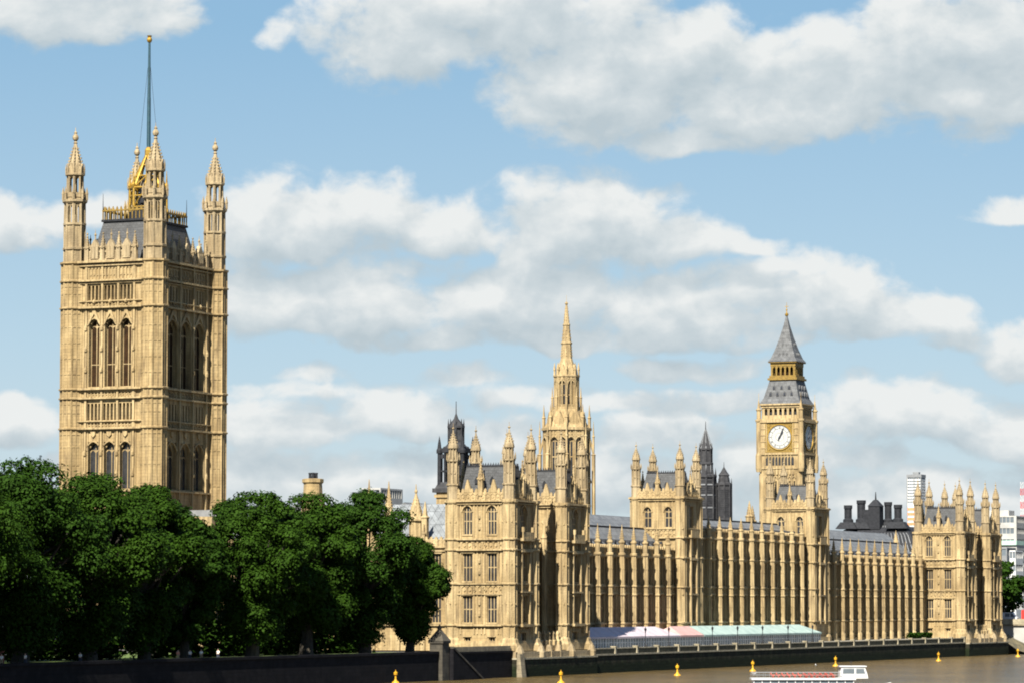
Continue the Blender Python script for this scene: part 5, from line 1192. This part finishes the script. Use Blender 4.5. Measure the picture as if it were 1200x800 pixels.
def leaf_cards(name, cen, size, rng, m, parent=None, loc=(0, 0, 0), up=1.0, base=None):
    """a mesh of many small leaf-cluster faces, one quad bent about its middle each"""
    n = len(cen); cen = np.asarray(cen, float) - np.asarray(loc)
    nr = rng.normal(size=(n, 3)); nr[:, 2] = np.abs(nr[:, 2]) + up
    if base is not None: nr = base * 1.0 + rng.normal(size=(n, 3)) * .38 + np.array([0, 0, .55])
    nr /= np.linalg.norm(nr, axis=1)[:, None]
    t = np.cross(nr, rng.normal(size=(n, 3))); t /= np.linalg.norm(t, axis=1)[:, None]; b = np.cross(nr, t)
    s = size * rng.uniform(.55, 1.35, (n, 1)); q = s * rng.uniform(.5, .95, (n, 1))
    k = nr * s * .25
    V = np.stack([cen - t * s - b * q * .3 - k, cen - b * q, cen + t * s - b * q * .15 - k, cen + b * q], 1).reshape(-1, 3)
    me = bpy.data.meshes.new(name); me.vertices.add(4 * n); me.vertices.foreach_set('co', V.ravel())
    me.loops.add(4 * n); me.loops.foreach_set('vertex_index', np.arange(4 * n, dtype=np.int32)); me.polygons.add(n)
    me.polygons.foreach_set('loop_start', np.arange(0, 4 * n, 4, dtype=np.int32)); me.polygons.foreach_set('loop_total', np.full(n, 4, dtype=np.int32))
    me.materials.append(m); me.update(calc_edges=True); me.validate()
    o = bpy.data.objects.new(name, me); COL.objects.link(o)
    if parent: o.parent = parent
    return o
T = Thing('hedge', 'clipped green hedge at the foot of the far pavilion', 'hedge', (-8.3, 278, 4.55)); rng = np.random.default_rng(5)
leaf_cards('foliage', rng.uniform((-9.2, 270, 4.7), (-7.4, 287, 6.0), (2600, 3)), .28, rng, LEAFS[1], T.e, T.loc)

# ================================================================== TREES
def tree(x, y, top, rad, label, seed, m, low=6.0, lobes=58, per=620, size=.36, group='plane trees in the riverside garden', name='plane_tree', zb=4.4, lean=(0, 0)):
    rng = np.random.default_rng(seed); random.seed(seed)
    T = Thing(name, label, 'tree', (x, y, zb), group)
    H = top - zb; cz = low + .60 * (top - low)
    # crown: unequal lobes spread over an egg-shaped envelope, each a shell of leaf clusters thicker on its sunny side
    L = []; tries = 0
    while len(L) < lobes:
        tries += 1
        d = rng.normal(size=3); d /= np.linalg.norm(d)
        if len(L) < 3: d = np.array([.25 * (len(L) - 1), .1, 1.0]); d /= np.linalg.norm(d)
        rr = rng.uniform(.45, 1.0) ** .5 if len(L) >= 3 else 1.0
        wz = d[2]; shrink = 1.0 - .12 * max(0, wz) - .40 * max(0, -wz); hz = (top - cz) if wz > 0 else (cz - low); r = rad * rng.uniform(.15, .30) * (1.0 - .25 * max(0, wz))
        c = np.array([d[0] * (rad * shrink * rr - r * .6), d[1] * (rad * shrink * rr - r * .6), d[2] * (hz * rr - r * .55)])
        L.append((c + np.array([x + lean[0] * (wz + 1), y + lean[1] * (wz + 1), cz]), r))
    C = []; B = []
    for c, r in L:
        n = int(per * (r / (rad * .25)) ** 2)
        d = rng.normal(size=(n, 3)); d /= np.linalg.norm(d, axis=1)[:, None]
        rr = r * rng.uniform(.62, 1.06, (n, 1)) * (1 + .25 * np.sin(d[:, :1] * 5 + seed) * np.cos(d[:, 1:2] * 6))
        if r > rad * .12: d[:, 2] = np.where(rng.random(n) < .45, np.abs(d[:, 2]), d[:, 2])
        p = c + d * rr * np.array([1.08, 1.08, .82]); C.append(p); B.append(d)
    C = np.concatenate(C)
    leaf_cards('crown', C, size, rng, m, T.e, T.loc, base=np.concatenate(B))
    # trunk with limbs running to the lobes
    t = MB(); r0 = rad * .075 + .12
    pts = [(x, y, zb - .2), (x + .15, y + .1, zb + H * .12), (x + lean[0] * .5, y + lean[1] * .5, zb + H * .34), (x + lean[0], y + lean[1], zb + H * .62), (x + lean[0] * 1.3, y + lean[1] * 1.3, zb + H * .85)]
    rs = [r0 * 1.35, r0, r0 * .8, r0 * .45, r0 * .12]
    for a, b, ra, rb in zip(pts[:-1], pts[1:], rs[:-1], rs[1:]): t.tube(a, b, ra, rb, 9)
    for c, r in L[::4]:
        k = rng.uniform(.25, .75); a = Vector(pts[1]).lerp(Vector(pts[3]), k); e = Vector(c); mid = a.lerp(e, .5) + Vector((0, 0, -.6 + 1.2 * rng.random()))
        t.tube(a, mid, r0 * .34, r0 * .22, 6); t.tube(mid, e, r0 * .22, r0 * .07, 6)
    T.part('trunk', t, BARK)
    return T
TREES = [  # x, y, top, radius, label, seed, leaf kind, lowest leaves
    (-6, -181, 33.2, 13.6, 'tall dark plane tree at the left edge of the picture', 1, 0, 4.9),
    (-7, -157, 33.0, 12.4, 'plane tree with a rounded top just left of the flag pole tower', 2, 1, 5.0),
    (-10, -133, 31.6, 12.2, 'plane tree standing straight below the flag pole tower', 3, 0, 5.0),
    (-11, -115, 30.6, 9.4, 'plane tree sloping away below the dark side of the flag pole tower', 4, 0, 5.0),
    (-9, -84, 30.6, 10.8, 'plane tree just right of the gap beside the flag pole tower', 5, 0, 5.0),
    (-10, -63, 30.8, 11.0, 'broad plane tree covering the foot of the stone chimney', 6, 0, 5.0),
    (-8, -45, 31.8, 9.8, 'plane tree in front of the low wing with pale lead roof', 7, 1, 5.0),
    (-7.2, -29, 24.4, 7.4, 'lower plane tree nearest the palace, leaves against the windows', 8, 0, 5.6),
    (-13, -99, 26.2, 7.6, 'low plane tree filling the dip below the gap beside the flag pole tower', 13, 1, 5.0),
    (-34, -155, 30.0, 11.5, 'plane tree in the second row behind the leftmost trees', 9, 1, 5.0),
    (-36, -130, 27.0, 11.0, 'plane tree in the second row behind the gap', 10, 1, 5.0),
    (-33, -72, 30.0, 11.0, 'plane tree in the second row behind the chimney foliage', 11, 1, 5.0),
    (-29, -32, 27.0, 9.0, 'plane tree in the second row close to the low wing', 12, 1, 5.0),
]
for (x, y, top, rad, lb, sd, mi, low) in TREES: tree(x, y, top, rad, lb, sd, LEAFS[mi], low, lobes=100, size=.225 if x > -20 else .5, per=1150 if x > -20 else 220)
tree(2.5 - 7.5, -205, 14.0, 5.0, 'small rounded shrub tree at the lower left corner', 21, LEAFS[0], 5.0, 30, 400, .3, None, 'small_tree')
tree(-14, 378, 25.0, 9.0, 'dark tree beyond the far pavilion at the right edge', 23, LEAFS[1], 9.0, 44, 300, .5, None, 'bankside_tree')
tree(-2, 395, 23.0, 9.0, 'dark tree at the very right edge above the bridge', 24, LEAFS[0], 9.0, 44, 300, .5, None, 'bankside_tree')
def understorey():
    T = Thing('shrub_border', 'dark shrub border filling the shade beneath the garden trees', 'shrubs', (-22, -110, 4.4)); rng = np.random.default_rng(77)
    n = 42000; y = rng.uniform(-260, -14, n); x = -24 + rng.normal(0, 1.6, n); hgt = 7.8 + 2.2 * np.sin(y * .13) + 1.2 * np.sin(y * .41)
    z = 4.6 + rng.uniform(0, 1, n) * hgt
    keep = ~(((y > -172) & (y < -152)) | ((y > -100) & (y < -92)))
    z = np.where(keep, z, 6.6 + rng.uniform(0, 1, n) * 4)
    leaf_cards('foliage', np.stack([x, y, z], 1), .5, rng, LEAFS[1], T.e, T.loc)
understorey()

# ================================================================== BRIDGE AND FAR BUILDINGS
def at(px, y):
    """x of a line of sight through picture column px at distance y along the river (used to lay out the far bank)"""
    return 246.9 - math.tan(R(23.25) - math.atan((px - 600) / 4100.0)) * (y + 575.9)
def bridge():
    T = Thing('road_bridge', 'pale stone bridge end carrying the road out over the river at the right edge', 'bridge', (20, 357, 0))
    w = MB(); fr = Fr(-70, 345, 1, 0); L = 160
    prof = [(0, -2), (76, -2)] 
    def arch(u0, u1, n=14): return [(u0 + (u1 - u0) * (.5 - .5 * math.cos(PI * i / n)), -2 + 8.4 * math.sin(PI * i / n) ** .8) for i in range(n + 1)]
    b = arch(78, 112); c = arch(117, 151)
    prof = [(0, -2)] + b + c + [(L, -2), (L, 8.4), (0, 8.4)]
    w.extrude(prof, fr, -25, 0); T.part('arches', w, CONC)
    p = MB(); p.box(-70, 90, 344.6, 345.2, 7.7, 9.25); p.box(-70, 90, 370.0, 370.5, 7.7, 9.25); T.part('parapet', p, COPING)
    s = MB(); s.box(-70, 90, 344.4, 344.95, 7.5, 7.85); T.part('string_course', s, PLINTH)
    d = MB(); d.box(-70, 90, 345.3, 369.9, 8.38, 8.5); T.part('roadway', d, TARMAC)
    for u in (76, 115, 153): q = MB(); q.oct([(2.2, -2), (2.2, 7.6), (2.4, 7.9), (2.0, 8.2), (2.0, 9.4), (1.4, 9.8)], -70 + u, 344.6); T.part('pier', q, CONC)
bridge()
def bank():
    m = MB(); n, k = 14, 8; rng = np.random.default_rng(3)
    for i in range(n + 1):
        for j in range(k + 1):
            y = 328.2 + (344.4 - 328.2) * i / n; t = j / k; x = -3 + 13 * t
            m.v.append((x, y, 5.0 * (1 - t) ** 1.3 - 1.0 * t + rng.uniform(-.35, .35)))
    for i in range(n):
        for j in range(k): a = i * (k + 1) + j; m.f.append((a, a + 1, a + k + 2, a + k + 1))
    structure('river_bank', m, RUBBLE)
bank()
def vehicle(name, label, x, y, z, L, H, body, cat):
    T = Thing(name, label, cat, (x, y, z)); fr = Fr(x - L / 2, y, 1, 0); Wd = 1.95
    b = MB(); b.extrude([(0.1, .4), (L - .1, .4), (L, .6), (L, 1.15), (L - .35, 1.3), (L - 1.15, H - .12), (L - 1.4, H), (.15, H), (0, H - .15), (0, .6)], Fr(x - L / 2, y, 1, 0), -Wd, 0)
    for i, (vx, vy, vz) in enumerate(b.v): b.v[i] = (vx, vy, vz + z)
    T.part('body', b, body)
    g = MB(); g.extrude([(L - 1.2, 1.3 + z), (L - .55, 1.3 + z), (L - 1.25, H - .2 + z), (L - 1.75, H - .2 + z), (L - 1.75, 1.3 + z)], fr, -.02, .012); g.extrude([(L - 3.3, 1.35 + z), (L - 2.0, 1.35 + z), (L - 2.0, H - .2 + z), (L - 3.3, H - .2 + z)], fr, -.02, .012); T.part('side_window', g, GLASSG)
    for u in (.95, L - .95):
        for dy in (0, Wd - .22):
            w = MB(); w.tube((x - L / 2 + u, y + dy - .02, z + .36), (x - L / 2 + u, y + dy + .22, z + .36), .36, n=16); wo = T.part('wheel', w, BLACK)
            h = MB(); h.tube((x - L / 2 + u, y + dy - .035, z + .36), (x - L / 2 + u, y + dy + .2, z + .36), .2, n=12); T.part('rim', h, GREYP, wo)
    for dy in (-.3, -Wd + .3): h = MB(); f2 = Fr(x + L / 2, y - dy - .18, 0, 1); h.fbox(f2, -.15, .15, -.05, .015, z + .75, z + .95); T.part('headlight', h, WHITE)
vehicle('van', 'white van on the bridge behind the far pavilion', -4.5, 348.5, 8.5, 5.2, 2.5, WHITE, 'van')
vehicle('van', 'red van on the bridge at the right edge', 1.9, 349.5, 8.5, 5.6, 3.2, REDP, 'van')

def block(name, label, x0, x1, y0, y1, z0, z1, wall, floors, glass, cat='building', roof=None, rails=None):
    T = Thing(name, label, cat, ((x0 + x1) / 2, (y0 + y1) / 2, 4.4)); w = MB(); fl = (z1 - z0) / floors
    for fr, l in zip(faces4(x0, x1, y0, y1), [x1 - x0, y1 - y0] * 2):
        ho = [(l * .06, l * .94, z0 + fl * i + fl * .38, z0 + fl * i + fl * .88) for i in range(floors)]
        w.wall(fr, 0, l, z0, z1, ho, .3); n = max(2, int(l / 1.6))
        for i in range(1, n): u = l * (.06 + .88 * i / n); w.fbox(fr, u - .09, u + .09, -.28, -.03, z0, z1)
    w.quad((x0, y0, z1), (x1, y0, z1), (x1, y1, z1), (x0, y1, z1))
    if z0 > 4.5: w.box(x0, x1, y0, y1, 4.4, z0 - .01)
    T.part('wall', w, wall)
    for fr, l in zip(faces4(x0, x1, y0, y1), [x1 - x0, y1 - y0] * 2):
        for i in range(floors): g = MB(); a, b = z0 + fl * (i + .38), z0 + fl * (i + .88); g.quad(fr.p(l * .06, -.25, a), fr.p(l * .94, -.25, a), fr.p(l * .94, -.25, b), fr.p(l * .06, -.25, b)); T.part('window', g, glass)
    return T
def far_blocks():
    y = 1900; x0, x1 = at(1062.6, y), at(1079.5, y)
    T = block('tower_block', 'distant white tower block with orange sheeted lower floors behind the black chimneys', x0, x1, y, y + 11, 88, 107.5, WHITE, 9, GLASSG)
    o = MB()
    for k in range(8): o.box(x0 + .1, x1 - .1, y - .2, y + 11, 58 + 3.6 * k, 60.0 + 3.6 * k)
    T.part('sheeting', o, ORANGE)
    o = MB(); o.box(x0 - .1, x1 + .2, y - .3, y + 11.2, 107.5, 109.6); o.box(x0 + 4, x1 - 2.5, y + 2, y + 6, 109.6, 111.4); T.part('roof_plant', o, GREYP)
    o = MB(); o.box(x1 - .6, x1 + .02, y - .25, y + .6, 50, 108.5); o.box(x0 - .05, x0 + .5, y - .25, y + .6, 50, 108.5); o.box((x0 + x1) / 2 - .3, (x0 + x1) / 2 + .3, y - .22, y + .5, 86, 108); T.part('corner_column', o, GREYP)
    y = 700
    T = block('office_block', 'white modern office block with a green balcony band right of the far pavilion', at(1140, y), at(1190.5, y), y, y + 14, 26, 46.5, CONC, 5, GLASSG)
    o = MB(); o.box(at(1140, y), at(1190.9, y), y - .8, y + 14.3, 35.6, 37.2); T.part('balcony_band', o, GREENP)
    o = MB(); o.box(at(1150, y), at(1180, y), y + 2, y + 10, 46.5, 48.6); T.part('roof_plant', o, CONC)
    block('office_block', 'low pale building at the right edge with grey roofline above the trees', at(1188, 760), at(1245, 760), 760, 775, 12, 35.5, CONC, 6, GLASSG)
    T = block('office_block', 'grey flat building just above the dark trees at the right edge', at(1160, 600), at(1179, 600), 600, 612, 10, 33.0, GREYP, 5, GLASSG)
    block('office_block', 'small white building with dark windows over the trees at the right edge', at(1182, 590), at(1189, 590), 590, 600, 10, 31.8, WHITE, 5, GLASSG)
    block('office_block', 'pale grey building peeping above the trees near the thin stone spires', at(424, 330), at(446, 330), 330, 345, 20, 46.5, CONC, 6, GLASSG)
far_blocks()
def crane():
    y = 1500; x = at(1197.5, y)
    T = Thing('crane_mast', 'thin red and white lattice mast at the right edge of the sky', 'crane', (x, y, 4.4)); 
    for k in range(21):
        m = MB(); z = 4.4 + 4.0 * k
        for sx in (-1, 1):
            for sy in (-1, 1): m.tube((x + sx * .8, y + sy * .8, z), (x + sx * .8, y + sy * .8, z + 4), .1, n=4)
        for s in (-1, 1): m.tube((x - s * .8, y - .8, z), (x + s * .8, y - .8, z + 4), .1, n=4); m.tube((x - .8, y + s * .8, z), (x + .8, y + s * .8, z), .1, n=4)
        T.part('mast_section', m, REDP if k % 2 else WHITE)
crane()
def chimney_house():
    """offices beyond the bridge: dark bulging roof with tall black chimneys"""
    y = 440; x0, x1 = at(968, y), at(1073, y)
    T = Thing('office_block', 'dark roofed building with tall black round chimneys behind the farthest range', 'building', ((x0 + x1) / 2, y + 14, 4.4))
    w = MB(); w.box(x0, x1, y, y + 28, 4.4, 29); T.part('wall', w, CONC)
    rf = MB(); q = [(0, 29), (.9, 31.5), (2.2, 34), (4.4, 36.0), (7, 37)]
    for (a, za), (b, zb) in zip(q[:-1], q[1:]): rf.frustum(x0 + a, x1 - a, y + a, y + 28 - a, za, x0 + b, x1 - b, y + b, y + 28 - b, zb)
    ro = T.part('roof', rf, IRON)
    rr = MB()
    n = 22
    for k in range(n):
        u = x0 + 1 + (x1 - x0 - 2) * k / (n - 1); s = (k / (n - 1) - .5) * 2
        rr.tube((u, y - .02, 29), (u - s * 2.2, y + 2.1, 34.1), .14, n=4); rr.tube((u - s * 2.2, y + 2.1, 34.1), (u - s * 6, y + 6.9, 37.1), .14, n=4)
    T.part('roof_ribs', rr, GREYP, ro)
    for px, dy, top, r in ((993.6, 5, 43.4, 1.05), (1009, 6, 44.9, 1.15), (1052, 5, 43.4, 1.05), (1040.5, 10, 44.4, 1.0)):
        x = at(px, y + dy); m = MB(); m.frustum(x - 3.4, x + 3.4, y + dy - 2.4, y + dy + 2.4, 36.2, x - 2.0, x + 2.0, y + dy - 1.6, y + dy + 1.6, 38.2); m.prism([(r * 1.5, 38.1), (r * 1.5, 39.0), (r, 39.4), (r, top - 1.2), (r * 1.25, top - 1.0), (r * 1.25, top)], 14, x, y + dy)
        for i in range(7): a = i * 2 * PI / 7; m.tube((x + r * math.cos(a), y + dy + r * math.sin(a), 39), (x + r * math.cos(a), y + dy + r * math.sin(a), top), .12, n=4)
        T.part('chimney', m, IRON)
    x = at(1026, y + 6); m = MB(); m.box(x - 1.8, x + 1.8, y + 4, y + 8, 36, 43.0); m.frustum(x - 2.0, x + 2.0, y + 3.8, y + 8.2, 43, x - .5, x + .5, y + 5.5, y + 6.5, 45); m.tube((x, y + 6, 44.8), (x, y + 6, 47.4), .3, .1, 6); m.box(x - 3.6, x - 1.8, y + 4.4, y + 7.5, 36, 42); T.part('stair_turret', m, IRON)
chimney_house()

# ================================================================== RIVER: BUOYS, BOAT, BIRDS
def buoys():
    lbs = ['yellow buoy nearest the palace corner, below the near pavilion', 'yellow buoy below the pink marquee', 'yellow buoy below the aqua marquee, left of the boat', 'yellow buoy just behind the white wheelhouse of the boat', 'yellow buoy below the far pavilion', 'yellow buoy at the right edge beside the rubble bank', 'yellow buoy at the bottom edge below the garden wall']
    pos = [(27.1, -44.0), (21.9, 24.1), (20.4, 69.8), (16.8, 132.8), (16.8, 209.6), (15.3, 285.2), (1.9, -54)]
    for lb, (x, y) in zip(lbs, pos):
        T = Thing('mooring_buoy', lb, 'buoy', (x, y, 0), 'yellow buoys along the river wall')
        m = MB(); m.prism([(.3, -.5), (.6, -.3), (.64, .02), (.56, .22), (.26, .4), (.2, .6)], 16, x, y); T.part('float', m, YEL)
        m = MB(); m.prism([(.16, .5), (.12, 1.35)], 10, x, y); T.part('post', m, YEL)
        m = MB(); m.prism([(.12, 1.3), (.3, 1.36), (.34, 1.75), (.2, 1.85), (.06, 1.95), (.04, 2.2)], 10, x, y); T.part('top_mark', m, YEL)
        m = MB(); m.prism([(.66, -.1), (.66, .0)], 16, x, y); T.part('rubbing_band', m, BLACK)
buoys()
def boat():
    org = Vector((91.6, -106.6, 0)); ux = Vector((math.cos(R(23.25)), math.sin(R(23.25)), 0)); uy = Vector((-ux.y, ux.x, 0))
    T = Thing('river_boat', 'white river cruise boat with red seats on its open top deck', 'boat', tuple(org))
    T.e.rotation_euler = (0, 0, R(23.25)); T.e.scale = (.8, .9, 1.0)
    def part(name, mb, m, parent=None): return mb.build(name, m, parent or T.e)
    h = MB(); st = [(-13, 1.7, 1.0), (-11, 2.3, 1.0), (-4, 2.5, .95), (4, 2.45, 1.0), (8.5, 1.9, 1.25), (11.5, .95, 1.6), (13.2, .05, 1.95)]
    for (x, b, z) in st:
        h.v += [(x, -b * .55, -.6), (x, -b * .95, .1), (x, -b, z), (x, b, z), (x, b * .95, .1), (x, b * .55, -.6)]
    for i in range(len(st) - 1):
        for j in range(6): k = (j + 1) % 6; a, b2 = i * 6, i * 6 + 6; h.f.append((a + k, a + j, b2 + j, b2 + k))
    h.f.append(tuple(range(6))); h.f.append(tuple(reversed(range(36, 42)))); part('hull', h, WHITE)
    c = MB(); c.box(-11, 6.5, -2.15, 2.15, .9, 1.35); part('cabin_sill', c, WHITE)
    g = MB(); g.box(-10.9, 6.4, -2.05, 2.05, 1.35, 2.3); part('cabin_glass', g, GLASSG)
    b = MB()
    for k in range(13): x = -11 + 17.4 * k / 12; b.box(x - .07, x + .07, -2.13, 2.13, 1.3, 2.32)
    part('cabin_frame', b, WHITE)
    d = MB(); d.box(-11.4, 6.8, -2.4, 2.4, 2.3, 2.55); part('top_deck', d, WHITE)
    def seat(x, y):
        m = MB(); m.box(x - .34, x + .3, y - .95, y + .95, 2.85, 2.98); m.box(x - .4, x - .3, y - .95, y + .95, 2.98, 3.3)
        for s in (-.8, .8): m.box(x - .05, x + .05, y + s - .04, y + s + .04, 2.55, 2.85)
        return m
    sm = seat(0, 0).build('seat_row', SEATR); TEMPL.append(sm)
    for k in range(12):
        for y in (-1.25, 1.25):
            if y < 0 and k < 6: continue
            o = sm.copy(); COL.objects.link(o); o.parent = T.e; o.location = (-7.4 + .95 * k, y, 0)
    r = MB()
    for y in (-2.3, 2.3):
        for k in range(15): x = -11.2 + 1.1 * k; r.tube((x, y, 2.5), (x, y, 3.3), .03, n=5)
        r.tube((-11.2, y, 3.3), (4.3, y, 3.3), .035, n=5); r.tube((-11.2, y, 2.95), (4.3, y, 2.95), .025, n=5)
    part('railing', r, GREYP)
    w = MB(); fr = Fr(4.1, -1.7, 1, 0)
    w.extrude([(0, 2.5), (4.9, 2.5), (4.75, 3.1), (4.35, 4.1), (.25, 4.1), (0, 3.2)], fr, -3.4, 0); wo = part('wheelhouse', w, WHITE)
    w = MB(); w.extrude([(.45, 3.15), (2.5, 3.15), (2.5, 3.85), (.55, 3.85)], fr, -.02, .02); w.extrude([(2.8, 3.15), (4.4, 3.15), (4.15, 3.85), (2.8, 3.85)], fr, -.02, .02); part('wheelhouse_window', w, GLASSG, wo)
    w = MB(); w.add([(8.92, -1.5, 3.15), (8.92, 1.5, 3.15), (8.62, 1.5, 3.85), (8.62, -1.5, 3.85)], [(0, 1, 2, 3)]); part('windscreen', w, GLASSG, wo)
    w = MB(); w.box(4.0, 8.75, -1.9, 1.9, 4.1, 4.24); part('wheelhouse_roof', w, WHITE, wo)
    w = MB(); w.tube((6.2, 0, 4.2), (6.2, 0, 5.0), .06, .03, 6); w.box(5.9, 6.5, -.05, .05, 4.7, 4.78); part('mast', w, IRON, wo)
boat()
def gull(x, y, label, rz):
    T = Thing('gull', label, 'bird', (x, y, 0)); T.e.rotation_euler = (0, 0, rz)
    m = MB(); st = [(-.55, .02, .24), (-.35, .1, .2), (-.05, .2, .16), (.2, .18, .18), (.33, .1, .3), (.42, .09, .42), (.52, .03, .42)]
    for (px, r, z) in st:
        for i in range(8): a = 2 * PI * i / 8; m.v.append((px, r * math.cos(a), z + r * .8 * math.sin(a)))
    for i in range(len(st) - 1):
        for j in range(8): k = (j + 1) % 8; m.f.append((i * 8 + j, i * 8 + k, i * 8 + 8 + k, i * 8 + 8 + j))
    m.build('body', WHITE, T.e, smooth=True)
    for s in (-1, 1):
        w = MB(); w.add([(.18, s * .19, .22), (-.1, s * .235, .24), (-.65, s * .09, .3), (-.1, s * .17, .36)], [(0, 1, 2, 3)]); w.build('wing', GREYP, T.e)
gull(31, 40.5, 'white gull floating left of the boat near the aqua marquee', .4)
gull(13, 131, 'white gull floating right behind the wheelhouse of the boat', 2.0)

# ================================================================== PEOPLE ON THE RIVERSIDE PATH
def person(x, y, rz, shirt, trouser, label):
    T = Thing('person', label, 'person', (x, y, 4.404)); T.e.rotation_euler = (0, 0, rz)
    def skin(name, vs, es, rad, m):
        me = bpy.data.meshes.new(name); me.from_pydata(vs, es, []); me.materials.append(m)
        o = bpy.data.objects.new(name, me); COL.objects.link(o); o.parent = T.e
        md = o.modifiers.new('skin', 'SKIN'); md.use_smooth_shade = True
        for i, r in enumerate(rad): me.skin_vertices[0].data[i].radius = r; me.skin_vertices[0].data[i].use_root = (i == 0)
        o.modifiers.new('smooth', 'SUBSURF').levels = 1
        return o
    V = [(0, 0, .96), (0, 0, 1.2), (0, .01, 1.40), (0, .02, 1.50), (0, .04, 1.60), (0, .03, 1.72),
         (.1, 0, .90), (.11, .10, .50), (.11, .06, .08), (.11, .2, .04), (-.1, 0, .90), (-.11, -.06, .50), (-.11, -.24, .09), (-.11, -.12, .04),
         (.19, 0, 1.40), (.25, -.05, 1.13), (.24, .1, .90), (-.19, 0, 1.40), (-.25, .05, 1.13), (-.24, .2, .93)]
    Es = [(0, 1), (1, 2), (2, 3), (3, 4), (4, 5), (0, 6), (6, 7), (7, 8), (8, 9), (0, 10), (10, 11), (11, 12), (12, 13), (2, 14), (14, 15), (15, 16), (2, 17), (17, 18), (18, 19)]
    rad = [(.15, .11), (.13, .1), (.14, .1), (.055, .055), (.09, .1), (.075, .085), (.085, .085), (.06, .06), (.045, .045), (.04, .035), (.085, .085), (.06, .06), (.045, .045), (.04, .035), (.05, .05), (.04, .04), (.035, .035), (.05, .05), (.04, .04), (.035, .035)]
    skin('body', V, Es, rad, SKIN)
    skin('shirt', [V[i] for i in (0, 1, 2, 14, 15, 17, 18)], [(0, 1), (1, 2), (2, 3), (3, 4), (2, 5), (5, 6)], [(.18, .14), (.165, .13), (.17, .13), (.075, .075), (.065, .065), (.075, .075), (.065, .065)], shirt)
    skin('trousers', [V[i] for i in (0, 6, 7, 8, 10, 11, 12)], [(0, 1), (1, 2), (2, 3), (0, 4), (4, 5), (5, 6)], [(.165, .125), (.105, .105), (.085, .085), (.07, .07), (.105, .105), (.085, .085), (.07, .07)], trouser)
    h = MB()
    for j in range(5):
        for i in range(10):
            a, b = 2 * PI * i / 10, PI * .5 * j / 4.0; h.v.append((.105 * math.cos(a) * math.cos(b), .03 + .115 * math.sin(a) * math.cos(b) - .015, 1.66 + .145 * math.sin(b)))
    for j in range(4):
        for i in range(10): k = (i + 1) % 10; h.f.append((j * 10 + i, j * 10 + k, j * 10 + 10 + k, j * 10 + 10 + i))
    h.build('hair', HAIR, T.e, smooth=True)
for px, x, rz, s, t, lb in ((4, -3.4, .3, 0, 3, 'person in a white shirt at the far left edge above the garden wall'), (32, -3.6, 2.8, 0, 2, 'person in a white shirt and dark trousers under the leftmost trees'),
        (96, -3.2, 3.0, 0, 2, 'person in a white shirt walking in front of the sunny strip of lawn'), (210, -3.4, .2, 1, 3, 'person in a salmon shirt above the garden wall below the tree gap'),
        (224, -3.0, .1, 0, 2, 'person in a white shirt just right of the one in the salmon shirt'), (237, -3.3, .2, 0, 3, 'person in a white shirt in the middle of the group below the tree gap'), (257, -3.5, 2.9, 0, 2, 'person in a white shirt at the right end of the group on the riverside path')):
    y = (246.9 - x) / math.tan(R(23.25) - math.atan((px - 600) / 4100.0)) - 575.9
    person(x, y, rz, CLOTHS[s], CLOTHS[t], lb)
def kiosk():
    x, y = -15.0, -151.0
    T = Thing('garden_kiosk', 'small red brick kiosk in the shade under the leftmost trees', 'kiosk', (x, y, 4.4))
    m = MB(); m.box(x - 1.1, x + 1.1, y - 1.1, y + 1.1, 4.4, 7.2); T.part('wall', m, BRICKR); m = MB(); m.frustum(x - 1.4, x + 1.4, y - 1.4, y + 1.4, 7.2, x - .2, x + .2, y - .2, y + .2, 8.1); T.part('roof', m, SLATE)
    m = MB(); m.box(x - .45, x + .45, y - 1.16, y - 1.1, 4.45, 6.5); T.part('door', m, WOODB)
kiosk()

# ------------------------------------------------------------------ remove the templates (their copies stay)
def drop(o):
    for c in CHILD.get(o.name, []): drop(c)
    bpy.data.objects.remove(o)
for o in TEMPL: drop(o)
